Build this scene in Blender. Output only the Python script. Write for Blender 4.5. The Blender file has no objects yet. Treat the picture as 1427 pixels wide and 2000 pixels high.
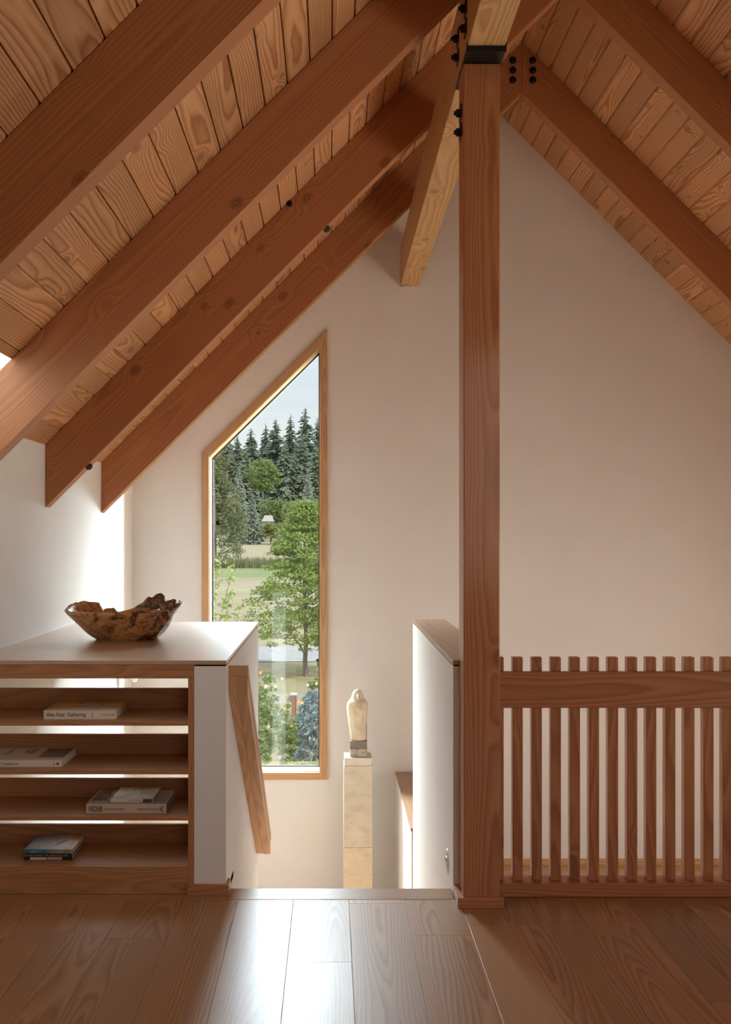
import bpy, bmesh, math, random
from mathutils import Vector, noise as mnoise
R = random.Random(7)
PI = math.pi
sc = bpy.context.scene
COL = sc.collection
F = 1960.0; CX = 645.0; CY = 1046.0; H = 1.43          # measured focal length (px), vanishing point, eye height

def pX(x, Y): return (x - CX) * Y / F                   # measured pixel -> metres at a known depth Y
def pZ(y, Y): return H + (CY - y) * Y / F
def P(x, y, Y): return Vector((pX(x, Y), Y, pZ(y, Y)))

# ------------------------------------------------------------------ node helpers
def new_mat(name):
    m = bpy.data.materials.new(name); m.use_nodes = True
    nt = m.node_tree; nt.nodes.clear()
    out = nt.nodes.new('ShaderNodeOutputMaterial')
    b = nt.nodes.new('ShaderNodeBsdfPrincipled')
    nt.links.new(b.outputs[0], out.inputs[0])
    return m, nt, b, out
def N(nt, t, **kw):
    n = nt.nodes.new(t)
    for k, v in kw.items(): setattr(n, k, v)
    return n
def L(nt, a, b): nt.links.new(a, b)
def M(nt, op, a, b=None, clamp=False):
    n = nt.nodes.new('ShaderNodeMath'); n.operation = op; n.use_clamp = clamp
    for i, v in enumerate((a, b)):
        if v is None: continue
        if isinstance(v, (int, float)): n.inputs[i].default_value = v
        else: nt.links.new(v, n.inputs[i])
    return n.outputs[0]
def VM(nt, op, a, b=None):
    n = nt.nodes.new('ShaderNodeVectorMath'); n.operation = op
    for i, v in enumerate((a, b)):
        if v is None: continue
        if isinstance(v, (tuple, list)): n.inputs[i].default_value = v
        else: nt.links.new(v, n.inputs[i])
    return n.outputs[0] if op != 'LENGTH' else n.outputs['Value']
def ramp(nt, fac, stops, interp='LINEAR'):
    n = nt.nodes.new('ShaderNodeValToRGB'); n.color_ramp.interpolation = interp
    els = n.color_ramp.elements
    while len(els) < len(stops): els.new(0.5)
    for e, (p, c) in zip(els, stops):
        e.position = p; e.color = (c[0], c[1], c[2], 1)
    nt.links.new(fac, n.inputs[0]); return n.outputs[0]
def mixc(nt, fac, a, b, mode='MIX'):
    n = nt.nodes.new('ShaderNodeMix'); n.data_type = 'RGBA'; n.blend_type = mode
    for s, v in ((n.inputs[0], fac), (n.inputs[6], a), (n.inputs[7], b)):
        if isinstance(v, (int, float)): s.default_value = v
        elif isinstance(v, tuple): s.default_value = (v[0], v[1], v[2], 1)
        else: nt.links.new(v, s)
    return n.outputs[2]
def maprange(nt, v, a, b, c, d):
    n = nt.nodes.new('ShaderNodeMapRange'); n.clamp = True
    nt.links.new(v, n.inputs[0])
    for i, k in enumerate((a, b, c, d)): n.inputs[i + 1].default_value = k
    return n.outputs[0]
def noise(nt, vec, scale, detail=2, rough=.5, w=None, dist=0):
    n = nt.nodes.new('ShaderNodeTexNoise')
    if w is not None:
        n.noise_dimensions = '4D'
        nt.links.new(w, n.inputs['W'])
    nt.links.new(vec, n.inputs['Vector'])
    n.inputs['Scale'].default_value = scale; n.inputs['Detail'].default_value = detail
    n.inputs['Roughness'].default_value = rough; n.inputs['Distortion'].default_value = dist
    return n.outputs[0]

def plain(name, col, rough=.6, metal=0.0, spec=.5):
    m, nt, b, o = new_mat(name)
    b.inputs['Base Color'].default_value = (*col, 1); b.inputs['Roughness'].default_value = rough
    b.inputs['Metallic'].default_value = metal; b.inputs['Specular IOR Level'].default_value = spec
    return m

def wood(name, light, mid, dark, period=.011, warp=.045, knots=1.0, rough=.5, var=.25, spec=.4, ringmix=1.0, bump=.15, coat=0.0, coatr=.3, stretch=.8):
    """sawn timber: growth rings cut by the board, warped by slow noise and pushed aside by knots. x of gco runs along the grain."""
    m, nt, b, o = new_mat(name)
    at = N(nt, 'ShaderNodeAttribute', attribute_name='gco').outputs['Vector']
    rn = N(nt, 'ShaderNodeAttribute', attribute_name='rnd').outputs['Fac']
    oi = N(nt, 'ShaderNodeObjectInfo').outputs['Random']
    w = M(nt, 'ADD', M(nt, 'MULTIPLY', rn, 37.0), M(nt, 'MULTIPLY', oi, 23.0))
    sep = N(nt, 'ShaderNodeSeparateXYZ'); L(nt, at, sep.inputs[0])
    slow = noise(nt, VM(nt, 'MULTIPLY', at, (stretch, 4.5, 4.5)), 1.0, 1.5, .5, w)
    wig = noise(nt, VM(nt, 'MULTIPLY', at, (4, 26, 26)), 1.0, 2, .5, w)
    vo = N(nt, 'ShaderNodeTexVoronoi')
    cw = N(nt, 'ShaderNodeCombineXYZ'); L(nt, w, cw.inputs[0]); L(nt, M(nt, 'MULTIPLY', w, 1.7), cw.inputs[1]); L(nt, M(nt, 'MULTIPLY', w, .61), cw.inputs[2])
    L(nt, VM(nt, 'ADD', VM(nt, 'MULTIPLY', at, (3.4, 5.2, 5.2)), cw.outputs[0]), vo.inputs['Vector']); vo.inputs['Scale'].default_value = 1.0
    kd = vo.outputs['Distance']
    kpush = M(nt, 'POWER', maprange(nt, kd, .02, .42, 1, 0), 2.5)
    r = VM(nt, 'LENGTH', VM(nt, 'MULTIPLY', at, (0, 1, 1)))
    v = M(nt, 'ADD', r, M(nt, 'MULTIPLY', slow, warp * 3))
    v = M(nt, 'ADD', v, M(nt, 'MULTIPLY', wig, warp * .13))
    v = M(nt, 'ADD', v, M(nt, 'MULTIPLY', kpush, .05 * knots))
    ring = M(nt, 'FRACT', M(nt, 'DIVIDE', v, period))
    c = ramp(nt, ring, [(0, mid), (.12, light), (.55, mid), (.88, dark), (1, mid)])
    base = mixc(nt, ringmix, mid, c)
    fib = noise(nt, VM(nt, 'MULTIPLY', at, (5, 260, 260)), 1.0, 2, .6, w)
    base = mixc(nt, .35, base, ramp(nt, fib, [(.3, (.55, .55, .55)), (.7, (1.15, 1.15, 1.15))]), 'MULTIPLY')
    if knots > 0:
        kk = maprange(nt, kd, .10, .14, 1, 0)
        kr = M(nt, 'FRACT', M(nt, 'MULTIPLY', kd, 28.0))
        kc = mixc(nt, kr, tuple(x * .42 for x in dark), tuple(x * .8 for x in mid))
        base = mixc(nt, M(nt, 'MULTIPLY', kk, .85), base, kc)
    bright = M(nt, 'ADD', M(nt, 'MULTIPLY', M(nt, 'FRACT', w), var), 1.0 - var * .5)
    vm = N(nt, 'ShaderNodeVectorMath', operation='SCALE'); L(nt, base, vm.inputs[0]); L(nt, bright, vm.inputs['Scale'])
    L(nt, vm.outputs[0], b.inputs['Base Color'])
    b.inputs['Specular IOR Level'].default_value = spec
    rr = M(nt, 'ADD', M(nt, 'MULTIPLY', fib, .12), rough - .06)
    L(nt, rr, b.inputs['Roughness'])
    if bump > 0:
        bp = N(nt, 'ShaderNodeBump'); bp.inputs['Strength'].default_value = bump; bp.inputs['Distance'].default_value = .001
        L(nt, M(nt, 'ADD', ring, M(nt, 'MULTIPLY', fib, .5)), bp.inputs['Height']); L(nt, bp.outputs[0], b.inputs['Normal'])
    if coat: b.inputs['Coat Weight'].default_value = coat; b.inputs['Coat Roughness'].default_value = coatr
    return m

def leafy(name, c1, c2, trans=.3, rough=.6):
    m, nt, b, o = new_mat(name)
    rn = N(nt, 'ShaderNodeAttribute', attribute_name='rnd').outputs['Fac']
    oi = N(nt, 'ShaderNodeObjectInfo').outputs['Random']
    f = M(nt, 'ADD', M(nt, 'MULTIPLY', rn, .8), M(nt, 'MULTIPLY', oi, .2))
    c = mixc(nt, f, c1, c2)
    L(nt, c, b.inputs['Base Color']); b.inputs['Roughness'].default_value = rough; b.inputs['Specular IOR Level'].default_value = .25
    t = N(nt, 'ShaderNodeBsdfTranslucent'); L(nt, c, t.inputs['Color'])
    mx = N(nt, 'ShaderNodeMixShader'); mx.inputs[0].default_value = trans
    L(nt, b.outputs[0], mx.inputs[1]); L(nt, t.outputs[0], mx.inputs[2]); L(nt, mx.outputs[0], o.inputs[0])
    return m

def mottled(name, stops, scale=4, detail=5, rough=.7, stretch=(1, 1, 1), bump=0, coord='Object', dist=0.0, spec=.4):
    m, nt, b, o = new_mat(name)
    tc = N(nt, 'ShaderNodeTexCoord').outputs[coord]
    n = noise(nt, VM(nt, 'MULTIPLY', tc, stretch), scale, detail, .6, None, dist)
    L(nt, ramp(nt, n, stops), b.inputs['Base Color'])
    b.inputs['Roughness'].default_value = rough; b.inputs['Specular IOR Level'].default_value = spec
    if bump:
        bp = N(nt, 'ShaderNodeBump'); bp.inputs['Strength'].default_value = bump; bp.inputs['Distance'].default_value = .01
        L(nt, n, bp.inputs['Height']); L(nt, bp.outputs[0], b.inputs['Normal'])
    return m

# ------------------------------------------------------------------ materials
FIR = wood('fir_timber', (.52, .225, .095), (.44, .172, .068), (.34, .12, .046), period=.0105, warp=.035, knots=1, rough=.55, var=.10, bump=.05, ringmix=.55, stretch=.45)
FIRP = wood('fir_post', (.51, .215, .088), (.44, .168, .062), (.36, .126, .044), period=.006, warp=.02, knots=.3, rough=.55, var=.08, bump=.05, coat=.4, coatr=.12)
PLANK = wood('fir_ceiling_board', (.66, .35, .17), (.58, .285, .13), (.39, .15, .058), period=.0095, warp=.055, knots=1, rough=.5, var=.35, bump=.1)
OAKF = wood('oak_floor_board', (.44, .23, .10), (.38, .185, .075), (.27, .122, .046), period=.0065, warp=.05, knots=.0, rough=.36, var=.25, spec=.6, bump=.1, stretch=.55)
OAKS = wood('oak_joinery', (.50, .25, .115), (.44, .205, .09), (.37, .16, .066), period=.012, warp=.08, knots=0, rough=.42, var=.08, ringmix=.8, bump=.05)
OAKT = wood('oak_counter', (.57, .40, .26), (.53, .36, .225), (.46, .29, .17), period=.02, warp=.05, knots=0, rough=.36, var=.05, ringmix=.45, spec=.75, bump=.02, coat=.9, stretch=.5)
CASE = wood('fir_casing', (.66, .41, .225), (.61, .36, .185), (.54, .29, .13), period=.007, warp=.03, knots=0, rough=.45, var=.1, bump=.05)
LIGHTF = wood('lower_floor_board', (.68, .40, .22), (.62, .34, .17), (.52, .26, .12), period=.012, warp=.08, knots=0, rough=.4, var=.2)
WALL = mottled('white_plaster', [(.3, (.80, .77, .74)), (.7, (.83, .80, .77))], 3, 3, .75, spec=.2)
BLACK = plain('black_steel', (.012, .012, .013), .45, .6)
GASKET = plain('black_gasket', (.012, .013, .014), .6)
GAPM = plain('painted_gap_shade', (.008, .007, .007), .9)  # near-black stands in for the shade inside the gaps
STEELG = plain('grey_steel', (.32, .31, .30), .35, .9)
DECKM = plain('roof_deck', (.03, .02, .015), .9)

def glass_mat():
    m = bpy.data.materials.new('window_glass'); m.use_nodes = True
    nt = m.node_tree; nt.nodes.clear()
    o = N(nt, 'ShaderNodeOutputMaterial'); t = N(nt, 'ShaderNodeBsdfTransparent'); g = N(nt, 'ShaderNodeBsdfGlossy')
    t.inputs[0].default_value = (.94, .97, .955, 1); g.inputs['Roughness'].default_value = .0; g.inputs[0].default_value = (1, 1, 1, 1)
    lw = N(nt, 'ShaderNodeLayerWeight'); lw.inputs[0].default_value = .5      # thin pane: Schlick reflection on both faces
    mx = N(nt, 'ShaderNodeMixShader'); L(nt, M(nt, 'ADD', M(nt, 'MULTIPLY', M(nt, 'POWER', lw.outputs['Facing'], 5.0), .95), .045, True), mx.inputs[0])
    L(nt, t.outputs[0], mx.inputs[1]); L(nt, g.outputs[0], mx.inputs[2]); L(nt, mx.outputs[0], o.inputs[0])
    return m
GLASS = glass_mat()

# ------------------------------------------------------------------ mesh builder
class MB:
    def __init__(s): s.v = []; s.g = []; s.r = []; s.f = []; s.mi = []
    def add(s, verts, faces, gco=None, rnd=None, mi=0):
        b = len(s.v); rnd = R.random() if rnd is None else rnd
        verts = [Vector(p) for p in verts]
        s.v += verts; s.g += [Vector(p) for p in (gco or verts)]; s.r += [rnd] * len(verts)
        s.f += [tuple(b + i for i in f) for f in faces]; s.mi += [mi] * len(faces)
    def prism(s, poly, axis, a, b, gax=None, rnd=None, mi=0):
        """poly: 2-D points in the plane normal to axis ('y': (x,z); 'x': (y,z); 'z': (x,y)), extruded from a to b. gax: grain direction vector."""
        n = len(poly)
        def pt(p, t): return Vector({'y': (p[0], t, p[1]), 'x': (t, p[0], p[1]), 'z': (p[0], p[1], t)}[axis])
        vs = [pt(p, a) for p in poly] + [pt(p, b) for p in poly]
        fs = [tuple(range(n)), tuple(range(2 * n - 1, n - 1, -1))] + [(i, i + n, (i + 1) % n + n, (i + 1) % n) for i in range(n)]
        s.add(vs, fs, s.grain(vs, gax), rnd, mi)
    def grain(s, vs, gax, pith=None):
        if gax is None:
            ext = [max(v[i] for v in vs) - min(v[i] for v in vs) for i in range(3)]
            k = ext.index(max(ext)); gax = Vector((k == 0, k == 1, k == 2))
        u = Vector(gax).normalized()
        t = Vector((0, 1, 0)) if abs(u.y) < .9 else Vector((0, 0, 1))
        w = (t - u * t.dot(u)).normalized(); vv = w.cross(u)
        c = sum(vs, Vector()) / len(vs)
        ox = R.uniform(0, 60); oy = R.uniform(-.12, .12); oz = R.choice((-1, 1)) * R.uniform(.05, .2)
        return [Vector(((p - c).dot(u) + ox, (p - c).dot(vv) + oy, (p - c).dot(w) + oz)) for p in vs]
    def box(s, x0, x1, y0, y1, z0, z1, gax=None, rnd=None, mi=0):
        s.prism([(x0, z0), (x1, z0), (x1, z1), (x0, z1)], 'y', y0, y1, gax, rnd, mi)
    def frame_box(s, o, u, v, w, gax=None, rnd=None, mi=0):
        o, u, v, w = map(Vector, (o, u, v, w))
        vs = [o, o + u, o + u + v, o + v, o + w, o + u + w, o + u + v + w, o + v + w]
        s.add(vs, [(0, 1, 2, 3), (7, 6, 5, 4), (0, 4, 5, 1), (1, 5, 6, 2), (2, 6, 7, 3), (3, 7, 4, 0)], s.grain(vs, gax), rnd, mi)
    def cyl(s, a, b, r0, r1=None, seg=16, rnd=None, mi=0, caps=True):
        a, b = Vector(a), Vector(b); r1 = r0 if r1 is None else r1
        d = (b - a).normalized(); t = Vector((1, 0, 0)) if abs(d.x) < .9 else Vector((0, 1, 0))
        p = d.cross(t).normalized(); q = d.cross(p)
        vs = []
        for c, r in ((a, r0), (b, r1)):
            vs += [c + (p * math.cos(2 * PI * i / seg) + q * math.sin(2 * PI * i / seg)) * r for i in range(seg)]
        fs = [(i, i + seg, (i + 1) % seg + seg, (i + 1) % seg) for i in range(seg)]
        if caps: fs += [tuple(range(seg)), tuple(range(2 * seg - 1, seg - 1, -1))]
        s.add(vs, fs, s.grain(vs, d), rnd, mi)
    def tube(s, pts, rad, seg=8, rnd=None):
        for i in range(len(pts) - 1):
            r0 = rad[i] if isinstance(rad, list) else rad; r1 = rad[i + 1] if isinstance(rad, list) else rad
            s.cyl(pts[i], pts[i + 1], r0, r1, seg, rnd)
    def build(s, name, mats, parent=None, bevel=0, smooth=False, origin=None, fix=True):
        if parent is not None: org = WORG[parent.name]
        elif origin is not None: org = Vector(origin)
        else:
            lo = [min(p[i] for p in s.v) for i in range(3)]; hi = [max(p[i] for p in s.v) for i in range(3)]
            org = Vector(((lo[0] + hi[0]) / 2, (lo[1] + hi[1]) / 2, lo[2]))
        me = bpy.data.meshes.new(name)
        me.from_pydata([tuple(p - org) for p in s.v], [], s.f)
        a = me.attributes.new('gco', 'FLOAT_VECTOR', 'POINT'); a.data.foreach_set('vector', [c for p in s.g for c in p])
        a = me.attributes.new('rnd', 'FLOAT', 'POINT'); a.data.foreach_set('value', s.r)
        for m in (mats if isinstance(mats, (list, tuple)) else [mats]): me.materials.append(m)
        me.polygons.foreach_set('material_index', s.mi)
        if fix and len(s.f) < 6000:
            bm = bmesh.new(); bm.from_mesh(me); bmesh.ops.recalc_face_normals(bm, faces=bm.faces[:]); bm.to_mesh(me); bm.free()
        if smooth: me.polygons.foreach_set('use_smooth', [True] * len(me.polygons))
        me.update()
        o = bpy.data.objects.new(name, me); COL.objects.link(o)
        if parent is not None: o.parent = parent
        else: o.location = org
        WORG[o.name] = org
        if bevel:
            b = o.modifiers.new('soft_edge', 'BEVEL'); b.width = bevel; b.segments = 2; b.limit_method = 'ANGLE'; b.angle_limit = .6; b.harden_normals = False
        return o
WORG = {}
def tag(o, label=None, cat=None, group=None, kind=None):
    if label: o['label'] = label
    if cat: o['category'] = cat
    if group: o['group'] = group
    if kind: o['kind'] = kind
    return o
def thing(name, loc, label, cat, group=None):
    o = bpy.data.objects.new(name, None); COL.objects.link(o); o.location = loc; o.empty_display_size = .1
    WORG[o.name] = Vector(loc); return tag(o, label, cat, group)
def struct(o, label=None, cat=None): return tag(o, label, cat, None, 'structure')

# ------------------------------------------------------------------ fixed dimensions
XL = -1.455; XR = 3.885; XRIDGE = 1.215; ZR = 4.563      # knee walls, ridge
ROOF = 3.348                                              # roof plane: z = ROOF + x (left), ZR - (x - XRIDGE) (right)
YB = 7.39; YREAR = -3.0
RV = .32; RT = .086                                       # rafter vertical depth, thickness
RY = [6.37, 5.12, 3.885, 2.664, 1.43, .2, -1.03, -2.26]   # front faces of the rafters
def roofz(x): return ROOF + x if x <= XRIDGE else ZR - (x - XRIDGE)
ZLOW = -1.4; ZMID = -.99

# ------------------------------------------------------------------ floor of the loft
mb = MB()
xs = [.29 + .2175 * k for k in range(-12, 18)]
bs = random.Random(3)
for x0 in xs:
    if x0 < -2.3 or x0 > XR: continue
    y = YREAR + bs.uniform(-1.2, 0)
    x1 = min(x0 + .2168, XR + .1)
    while y < 3.94:
        y2 = y + bs.uniform(1.1, 2.0)
        a, b = max(y, YREAR), min(y2 - .0007, 3.94)
        if b > a + .01: mb.prism([(x0 + .0004, 0), (x0 + .0010, 0), (x0 + .0010, 0), (x1, -.0), (x1, -.02), (x0 + .0004, -.02)], 'y', a, b, (0, 1, 0)) if False else mb.box(x0, x1, a, b, -.02, 0, (0, 1, 0))
        y = y2
fl = mb.build('floor', OAKF, bevel=.0008); struct(fl)
mb = MB(); mb.box(-2.4, XR + .1, YREAR, 4.056, -.25, -.021); struct(mb.build('floor_slab', plain('slab_edge', (.62, .58, .53), .8)))
mb = MB(); mb.box(-.416, .488, 3.941, 4.066, -.03, .0008, (1, 0, 0)); struct(mb.build('trim_1', wood('oak_nosing', (.40, .22, .11), (.35, .185, .085), (.28, .135, .055), knots=0, rough=.3, period=.012, warp=.06, spec=.55), bevel=.003))
mb = MB(); mb.box(.655, XR, 3.941, 4.066, -.03, 0, (1, 0, 0)); mb.box(-1.6, -.416, 3.941, 4.3, -.03, 0, (1, 0, 0)); struct(mb.build('trim_2', OAKF))

# stairs, landing and the lower floors
mb = MB()
ns = 8; rise = -ZLOW / ns; run = .27
for i in range(1, ns):
    y0 = 4.056 + (i - 1) * run
    mb.box(-.416, .488, y0, y0 + run + .02, -i * rise - .03, -i * rise, (1, 0, 0))
    mb.box(-.416, .488, y0 + run, y0 + run + .018, -(i + 1) * rise, -i * rise - .03, (1, 0, 0))
mb.box(-.416, .488, 4.05, 4.056 + .004, -rise, -.03, (1, 0, 0))
struct(mb.build('stairs_1', OAKS))
mb = MB()
for k in range(14): mb.box(-1.6 + .155 * k, -1.6 + .155 * k + .154, 4.1, YB + .05, ZLOW - .02, ZLOW, (0, 1, 0))
struct(mb.build('floor_landing', LIGHTF))
mb = MB()
for k in range(24): mb.box(.488, XR + .1, 4.05 + .145 * k, 4.05 + .145 * k + .144, ZMID - .02, ZMID, (1, 0, 0))
struct(mb.build('floor_lower', LIGHTF))
mb = MB(); mb.box(.68, XR, YB - .015, YB, ZMID, ZMID + .042, (1, 0, 0)); struct(mb.build('baseboard_back', CASE))

# ------------------------------------------------------------------ gable wall with the tall raked window
WX0, WX1, WZ0 = pX(408, YB), pX(625, YB), pZ(1508, YB)
WZL, WZR_ = pZ(892, YB), pZ(678, YB)
mb = MB(); WT = .20
lo = ZLOW - .3
def ext(poly): mb.prism(poly, 'y', YB, YB + WT)
ext([(-1.7, lo), (WX0, lo), (WX0, roofz(WX0) + .1), (-1.7, roofz(-1.7) + .1)])
ext([(WX0, lo), (WX1, lo), (WX1, WZ0), (WX0, WZ0)])
ext([(WX0, WZL), (WX1, WZR_), (WX1, roofz(WX1) + .1), (WX0, roofz(WX0) + .1)])
ext([(WX1, lo), (XRIDGE, lo), (XRIDGE, ZR + .1), (WX1, roofz(WX1) + .1)])
ext([(XRIDGE, lo), (XR + .2, lo), (XR + .2, roofz(XR + .2) + .1), (XRIDGE, ZR + .1)])
struct(mb.build('wall_back', WALL))

# window: casing, jamb lining, gasket, pane
win = thing('window_1', ((WX0 + WX1) / 2, YB, WZ0), 'tall window with a raked head and fir casing, framing trees and a meadow', 'window'); win['kind'] = 'structure'
hole = [(WX0, WZ0), (WX1, WZ0), (WX1, WZR_), (WX0, WZL)]
def offset(poly, d):
    n = len(poly); out = []
    for i in range(n):
        p0, p1, p2 = (Vector((*poly[(i + k - 1) % n], 0)) for k in range(3))
        e1 = (p1 - p0).normalized(); e2 = (p2 - p1).normalized()
        n1 = Vector((e1.y, -e1.x, 0)); n2 = Vector((e2.y, -e2.x, 0))
        bis = (n1 + n2).normalized(); k = d / bis.dot(n1)
        q = p1 + bis * k; out.append((q.x, q.y))
    return out
def ring_frame(mb, inner, outer, y0, y1):
    n = len(inner)
    for i in range(n):
        j = (i + 1) % n
        d = Vector((inner[j][0] - inner[i][0], 0, inner[j][1] - inner[i][1]))
        mb.prism([inner[i], inner[j], outer[j], outer[i]], 'y', y0, y1, d)
mb = MB(); ring_frame(mb, offset(hole, .0), offset(hole, .053), YB - .018, YB); mb.build('casing', CASE, win, bevel=.0015)
mb = MB(); ring_frame(mb, offset(hole, -.005), offset(hole, .0), YB - .004, YB + .165); mb.build('jamb', wood('fir_jamb', (.72, .55, .36), (.68, .50, .31), (.60, .42, .24), knots=0, period=.008, warp=.03, rough=.4, var=.05), win)
mb = MB(); ring_frame(mb, offset(hole, -.013), offset(hole, .0), YB + .150, YB + .175); mb.build('gasket', GASKET, win)
mb = MB(); mb.prism(offset(hole, -.006), 'y', YB + .160, YB + .164); mb.build('pane', GLASS, win)

# ------------------------------------------------------------------ other walls
LYA, LYB, LZA, LZB = 4.6, 7.0, -1.32, -.74
mb = MB()
for b in ((3.0, LYA, ZLOW - .3, ROOF + XL + .05), (LYB, YB, ZLOW - .3, ROOF + XL + .05), (LYA, LYB, ZLOW - .3, LZA), (LYA, LYB, LZB, ROOF + XL + .05)): mb.box(XL - .15, XL, *b)
mb.box(XL - .15 - .45, XL - .45, YREAR - .2, 3.1, -.25, ROOF + XL - .2); mb.box(XL - .6, XL, 3.0, 3.1, -.25, ROOF + XL - .05)
struct(mb.build('wall_left', WALL))
TYA, TYB, TZA, TZB = .7, 3.1, .45, 1.6                    # unseen opening added for fill light in the right knee wall
mb = MB(); RYA, RYB, RZA, RZB = 4.2, 5.8, -.85, .75
for b in ((YREAR - .2, TYA, ZLOW - .3, roofz(XR) + .05), (TYA, TYB, ZLOW - .3, TZA), (TYA, TYB, TZB, roofz(XR) + .05), (TYB, RYA, ZLOW - .3, roofz(XR) + .05), (RYB, YB + .2, ZLOW - .3, roofz(XR) + .05), (RYA, RYB, ZLOW - .3, RZA), (RYA, RYB, RZB, roofz(XR) + .05)): mb.box(XR, XR + .15, *b)
struct(mb.build('wall_right', WALL))
RX0, RX1, RZ0, RZ1 = .5, 2.2, .6, 3.4
mb = MB()
def ext2(poly): mb.prism(poly, 'y', YREAR - .2, YREAR)
ext2([(-2.2, -.25), (RX0, -.25), (RX0, roofz(RX0) + .1), (-2.2, roofz(-2.2) + .1)])
ext2([(RX0, -.25), (RX1, -.25), (RX1, RZ0), (RX0, RZ0)])
ext2([(RX0, RZ1), (RX1, RZ1), (RX1, roofz(RX1) + .1), (XRIDGE, ZR + .1), (RX0, roofz(RX0) + .1)])
ext2([(RX1, -.25), (XR + .2, -.25), (XR + .2, roofz(XR + .2) + .1), (RX1, roofz(RX1) + .1)])
struct(mb.build('wall_rear', WALL))
w2 = thing('fill_window_rear', ((RX0 + RX1) / 2, YREAR, RZ0), 'unseen window added in the rear gable for fill light, behind the viewer', 'window'); w2['kind'] = 'structure'  # added opening so fill light enters from behind the camera
mb = MB(); h2 = [(RX0, RZ0), (RX1, RZ0), (RX1, RZ1), (RX0, RZ1)]
ring_frame(mb, offset(h2, -.04), offset(h2, .06), YREAR - .08, YREAR + .02); mb.box(1.32, 1.38, YREAR - .07, YREAR, RZ0, RZ1); mb.build('casing', CASE, w2)
mb = MB(); mb.box(RX0, RX1, YREAR - .06, YREAR - .055, RZ0, RZ1); mb.build('pane', GLASS, w2)

w5_ = thing('fill_window_landing', (XL, (LYA + LYB) / 2, LZA), 'unseen low window added in the left wall to brighten the landing, hidden behind the shelf', 'window'); w5_['kind'] = 'structure'  # added opening, kept out of view, to brighten the stairwell
mb = MB()
for b in ((LYA - .04, LYA + .03, LZA - .04, LZB + .03), (LYB - .03, LYB + .04, LZA - .04, LZB + .03), (LYA + .03, LYB - .03, LZA - .04, LZA + .03), (LYA + .03, LYB - .03, LZB - .03, LZB + .03)): mb.box(XL - .08, XL + .012, *b)
mb.build('casing', CASE, w5_)
mb = MB(); mb.box(XL - .07, XL - .065, LYA, LYB, LZA, LZB); mb.build('pane', GLASS, w5_)
w6_ = thing('fill_window_loft', (XR, 1.9, .45), 'unseen window added in the right knee wall to light the rafters, beside the viewer', 'window'); w6_['kind'] = 'structure'  # added opening, out of view, to light the rafter undersides
mb = MB()
for b in ((TYA - .05, TYA + .04, TZA - .05, TZB + .05), (TYB - .04, TYB + .05, TZA - .05, TZB + .05), (TYA + .04, TYB - .04, TZA - .05, TZA + .04), (TYA + .04, TYB - .04, TZB - .04, TZB + .05)): mb.box(XR - .018, XR + .08, *b)
mb.build('casing', CASE, w6_)
mb = MB(); mb.box(XR + .07, XR + .075, TYA, TYB, TZA, TZB); mb.build('pane', GLASS, w6_)
w3_ = thing('fill_window_side', (XR, (RYA + RYB) / 2, RZA), 'unseen window added in the lower right wall for fill light, beyond the frame', 'window'); w3_['kind'] = 'structure'  # added opening, out of view, to throw light up from below
mb = MB()
for b in ((RYA - .05, RYA + .04, RZA - .05, RZB + .05), (RYB - .04, RYB + .05, RZA - .05, RZB + .05), (RYA + .04, RYB - .04, RZA - .05, RZA + .04), (RYA + .04, RYB - .04, RZB - .04, RZB + .05)): mb.box(XR - .018, XR + .08, *b)
mb.build('casing', CASE, w3_)
mb = MB(); mb.box(XR + .07, XR + .075, RYA, RYB, RZA, RZB); mb.build('pane', GLASS, w3_)

# stub walls: left of the stair (under the counter end) and right (capped half wall), the ledge wall on the landing
CZ = .9235                                                # counter top height
YC = 5.79                                                 # back end of the counter
mb = MB(); mb.box(-.543, -.416, 4.0, YC, ZLOW, .9088)
struct(mb.build('wall_stair_left', WALL))
mb = MB(); mb.box(-.543, -.420, 4.004, YC - .004, .9089, .9157); mb.box(.494, .676, 4.012, 5.94, .9081, .9149); struct(mb.build('gap_shade', GAPM))  # dark filler strips paint the shade in the gaps under counter and cap
HX0, HX1, YH = .490, .68, 5.965
mb = MB(); mb.box(HX0, HX1, 4.0085, YH, ZLOW, .908); struct(mb.build('wall_stair_right', WALL))
mb = MB(); mb.box(HX0 - .002, .5125, 3.998, 4.0085, .9150, .9330, (0, 1, 0), .5); mb.box(HX0 - .002, HX1, 4.0085, YH, .9150, .9330, (0, 1, 0), .5); OAKC = wood('oak_cap', (.50, .31, .185), (.46, .27, .155), (.37, .20, .105), period=.02, warp=.06, knots=0, rough=.38, var=.05, ringmix=.6, spec=.5, bump=.02, stretch=.4)
struct(mb.build('trim_4', OAKC, bevel=.001))
mb = MB(); mb.box(HX0 - .008, HX1, YH, YB, ZLOW, -.33); struct(mb.build('wall_ledge', WALL))
mb = MB(); mb.box(HX0 - .012, HX1 + .01, YH + .001, YB, -.329, -.31, (0, 1, 0)); struct(mb.build('trim_5', OAKC, bevel=.001))
# plinth blocks round the wall ends and the post
mb = MB(); mb.box(-.568, -.403, 3.982, 3.9998, 0, .043, (1, 0, 0)); mb.box(-.4158, -.403, 3.9998, 4.066, 0, .043, (0, 1, 0)); struct(mb.build('baseboard_stair', OAKS, bevel=.0015))

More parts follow.
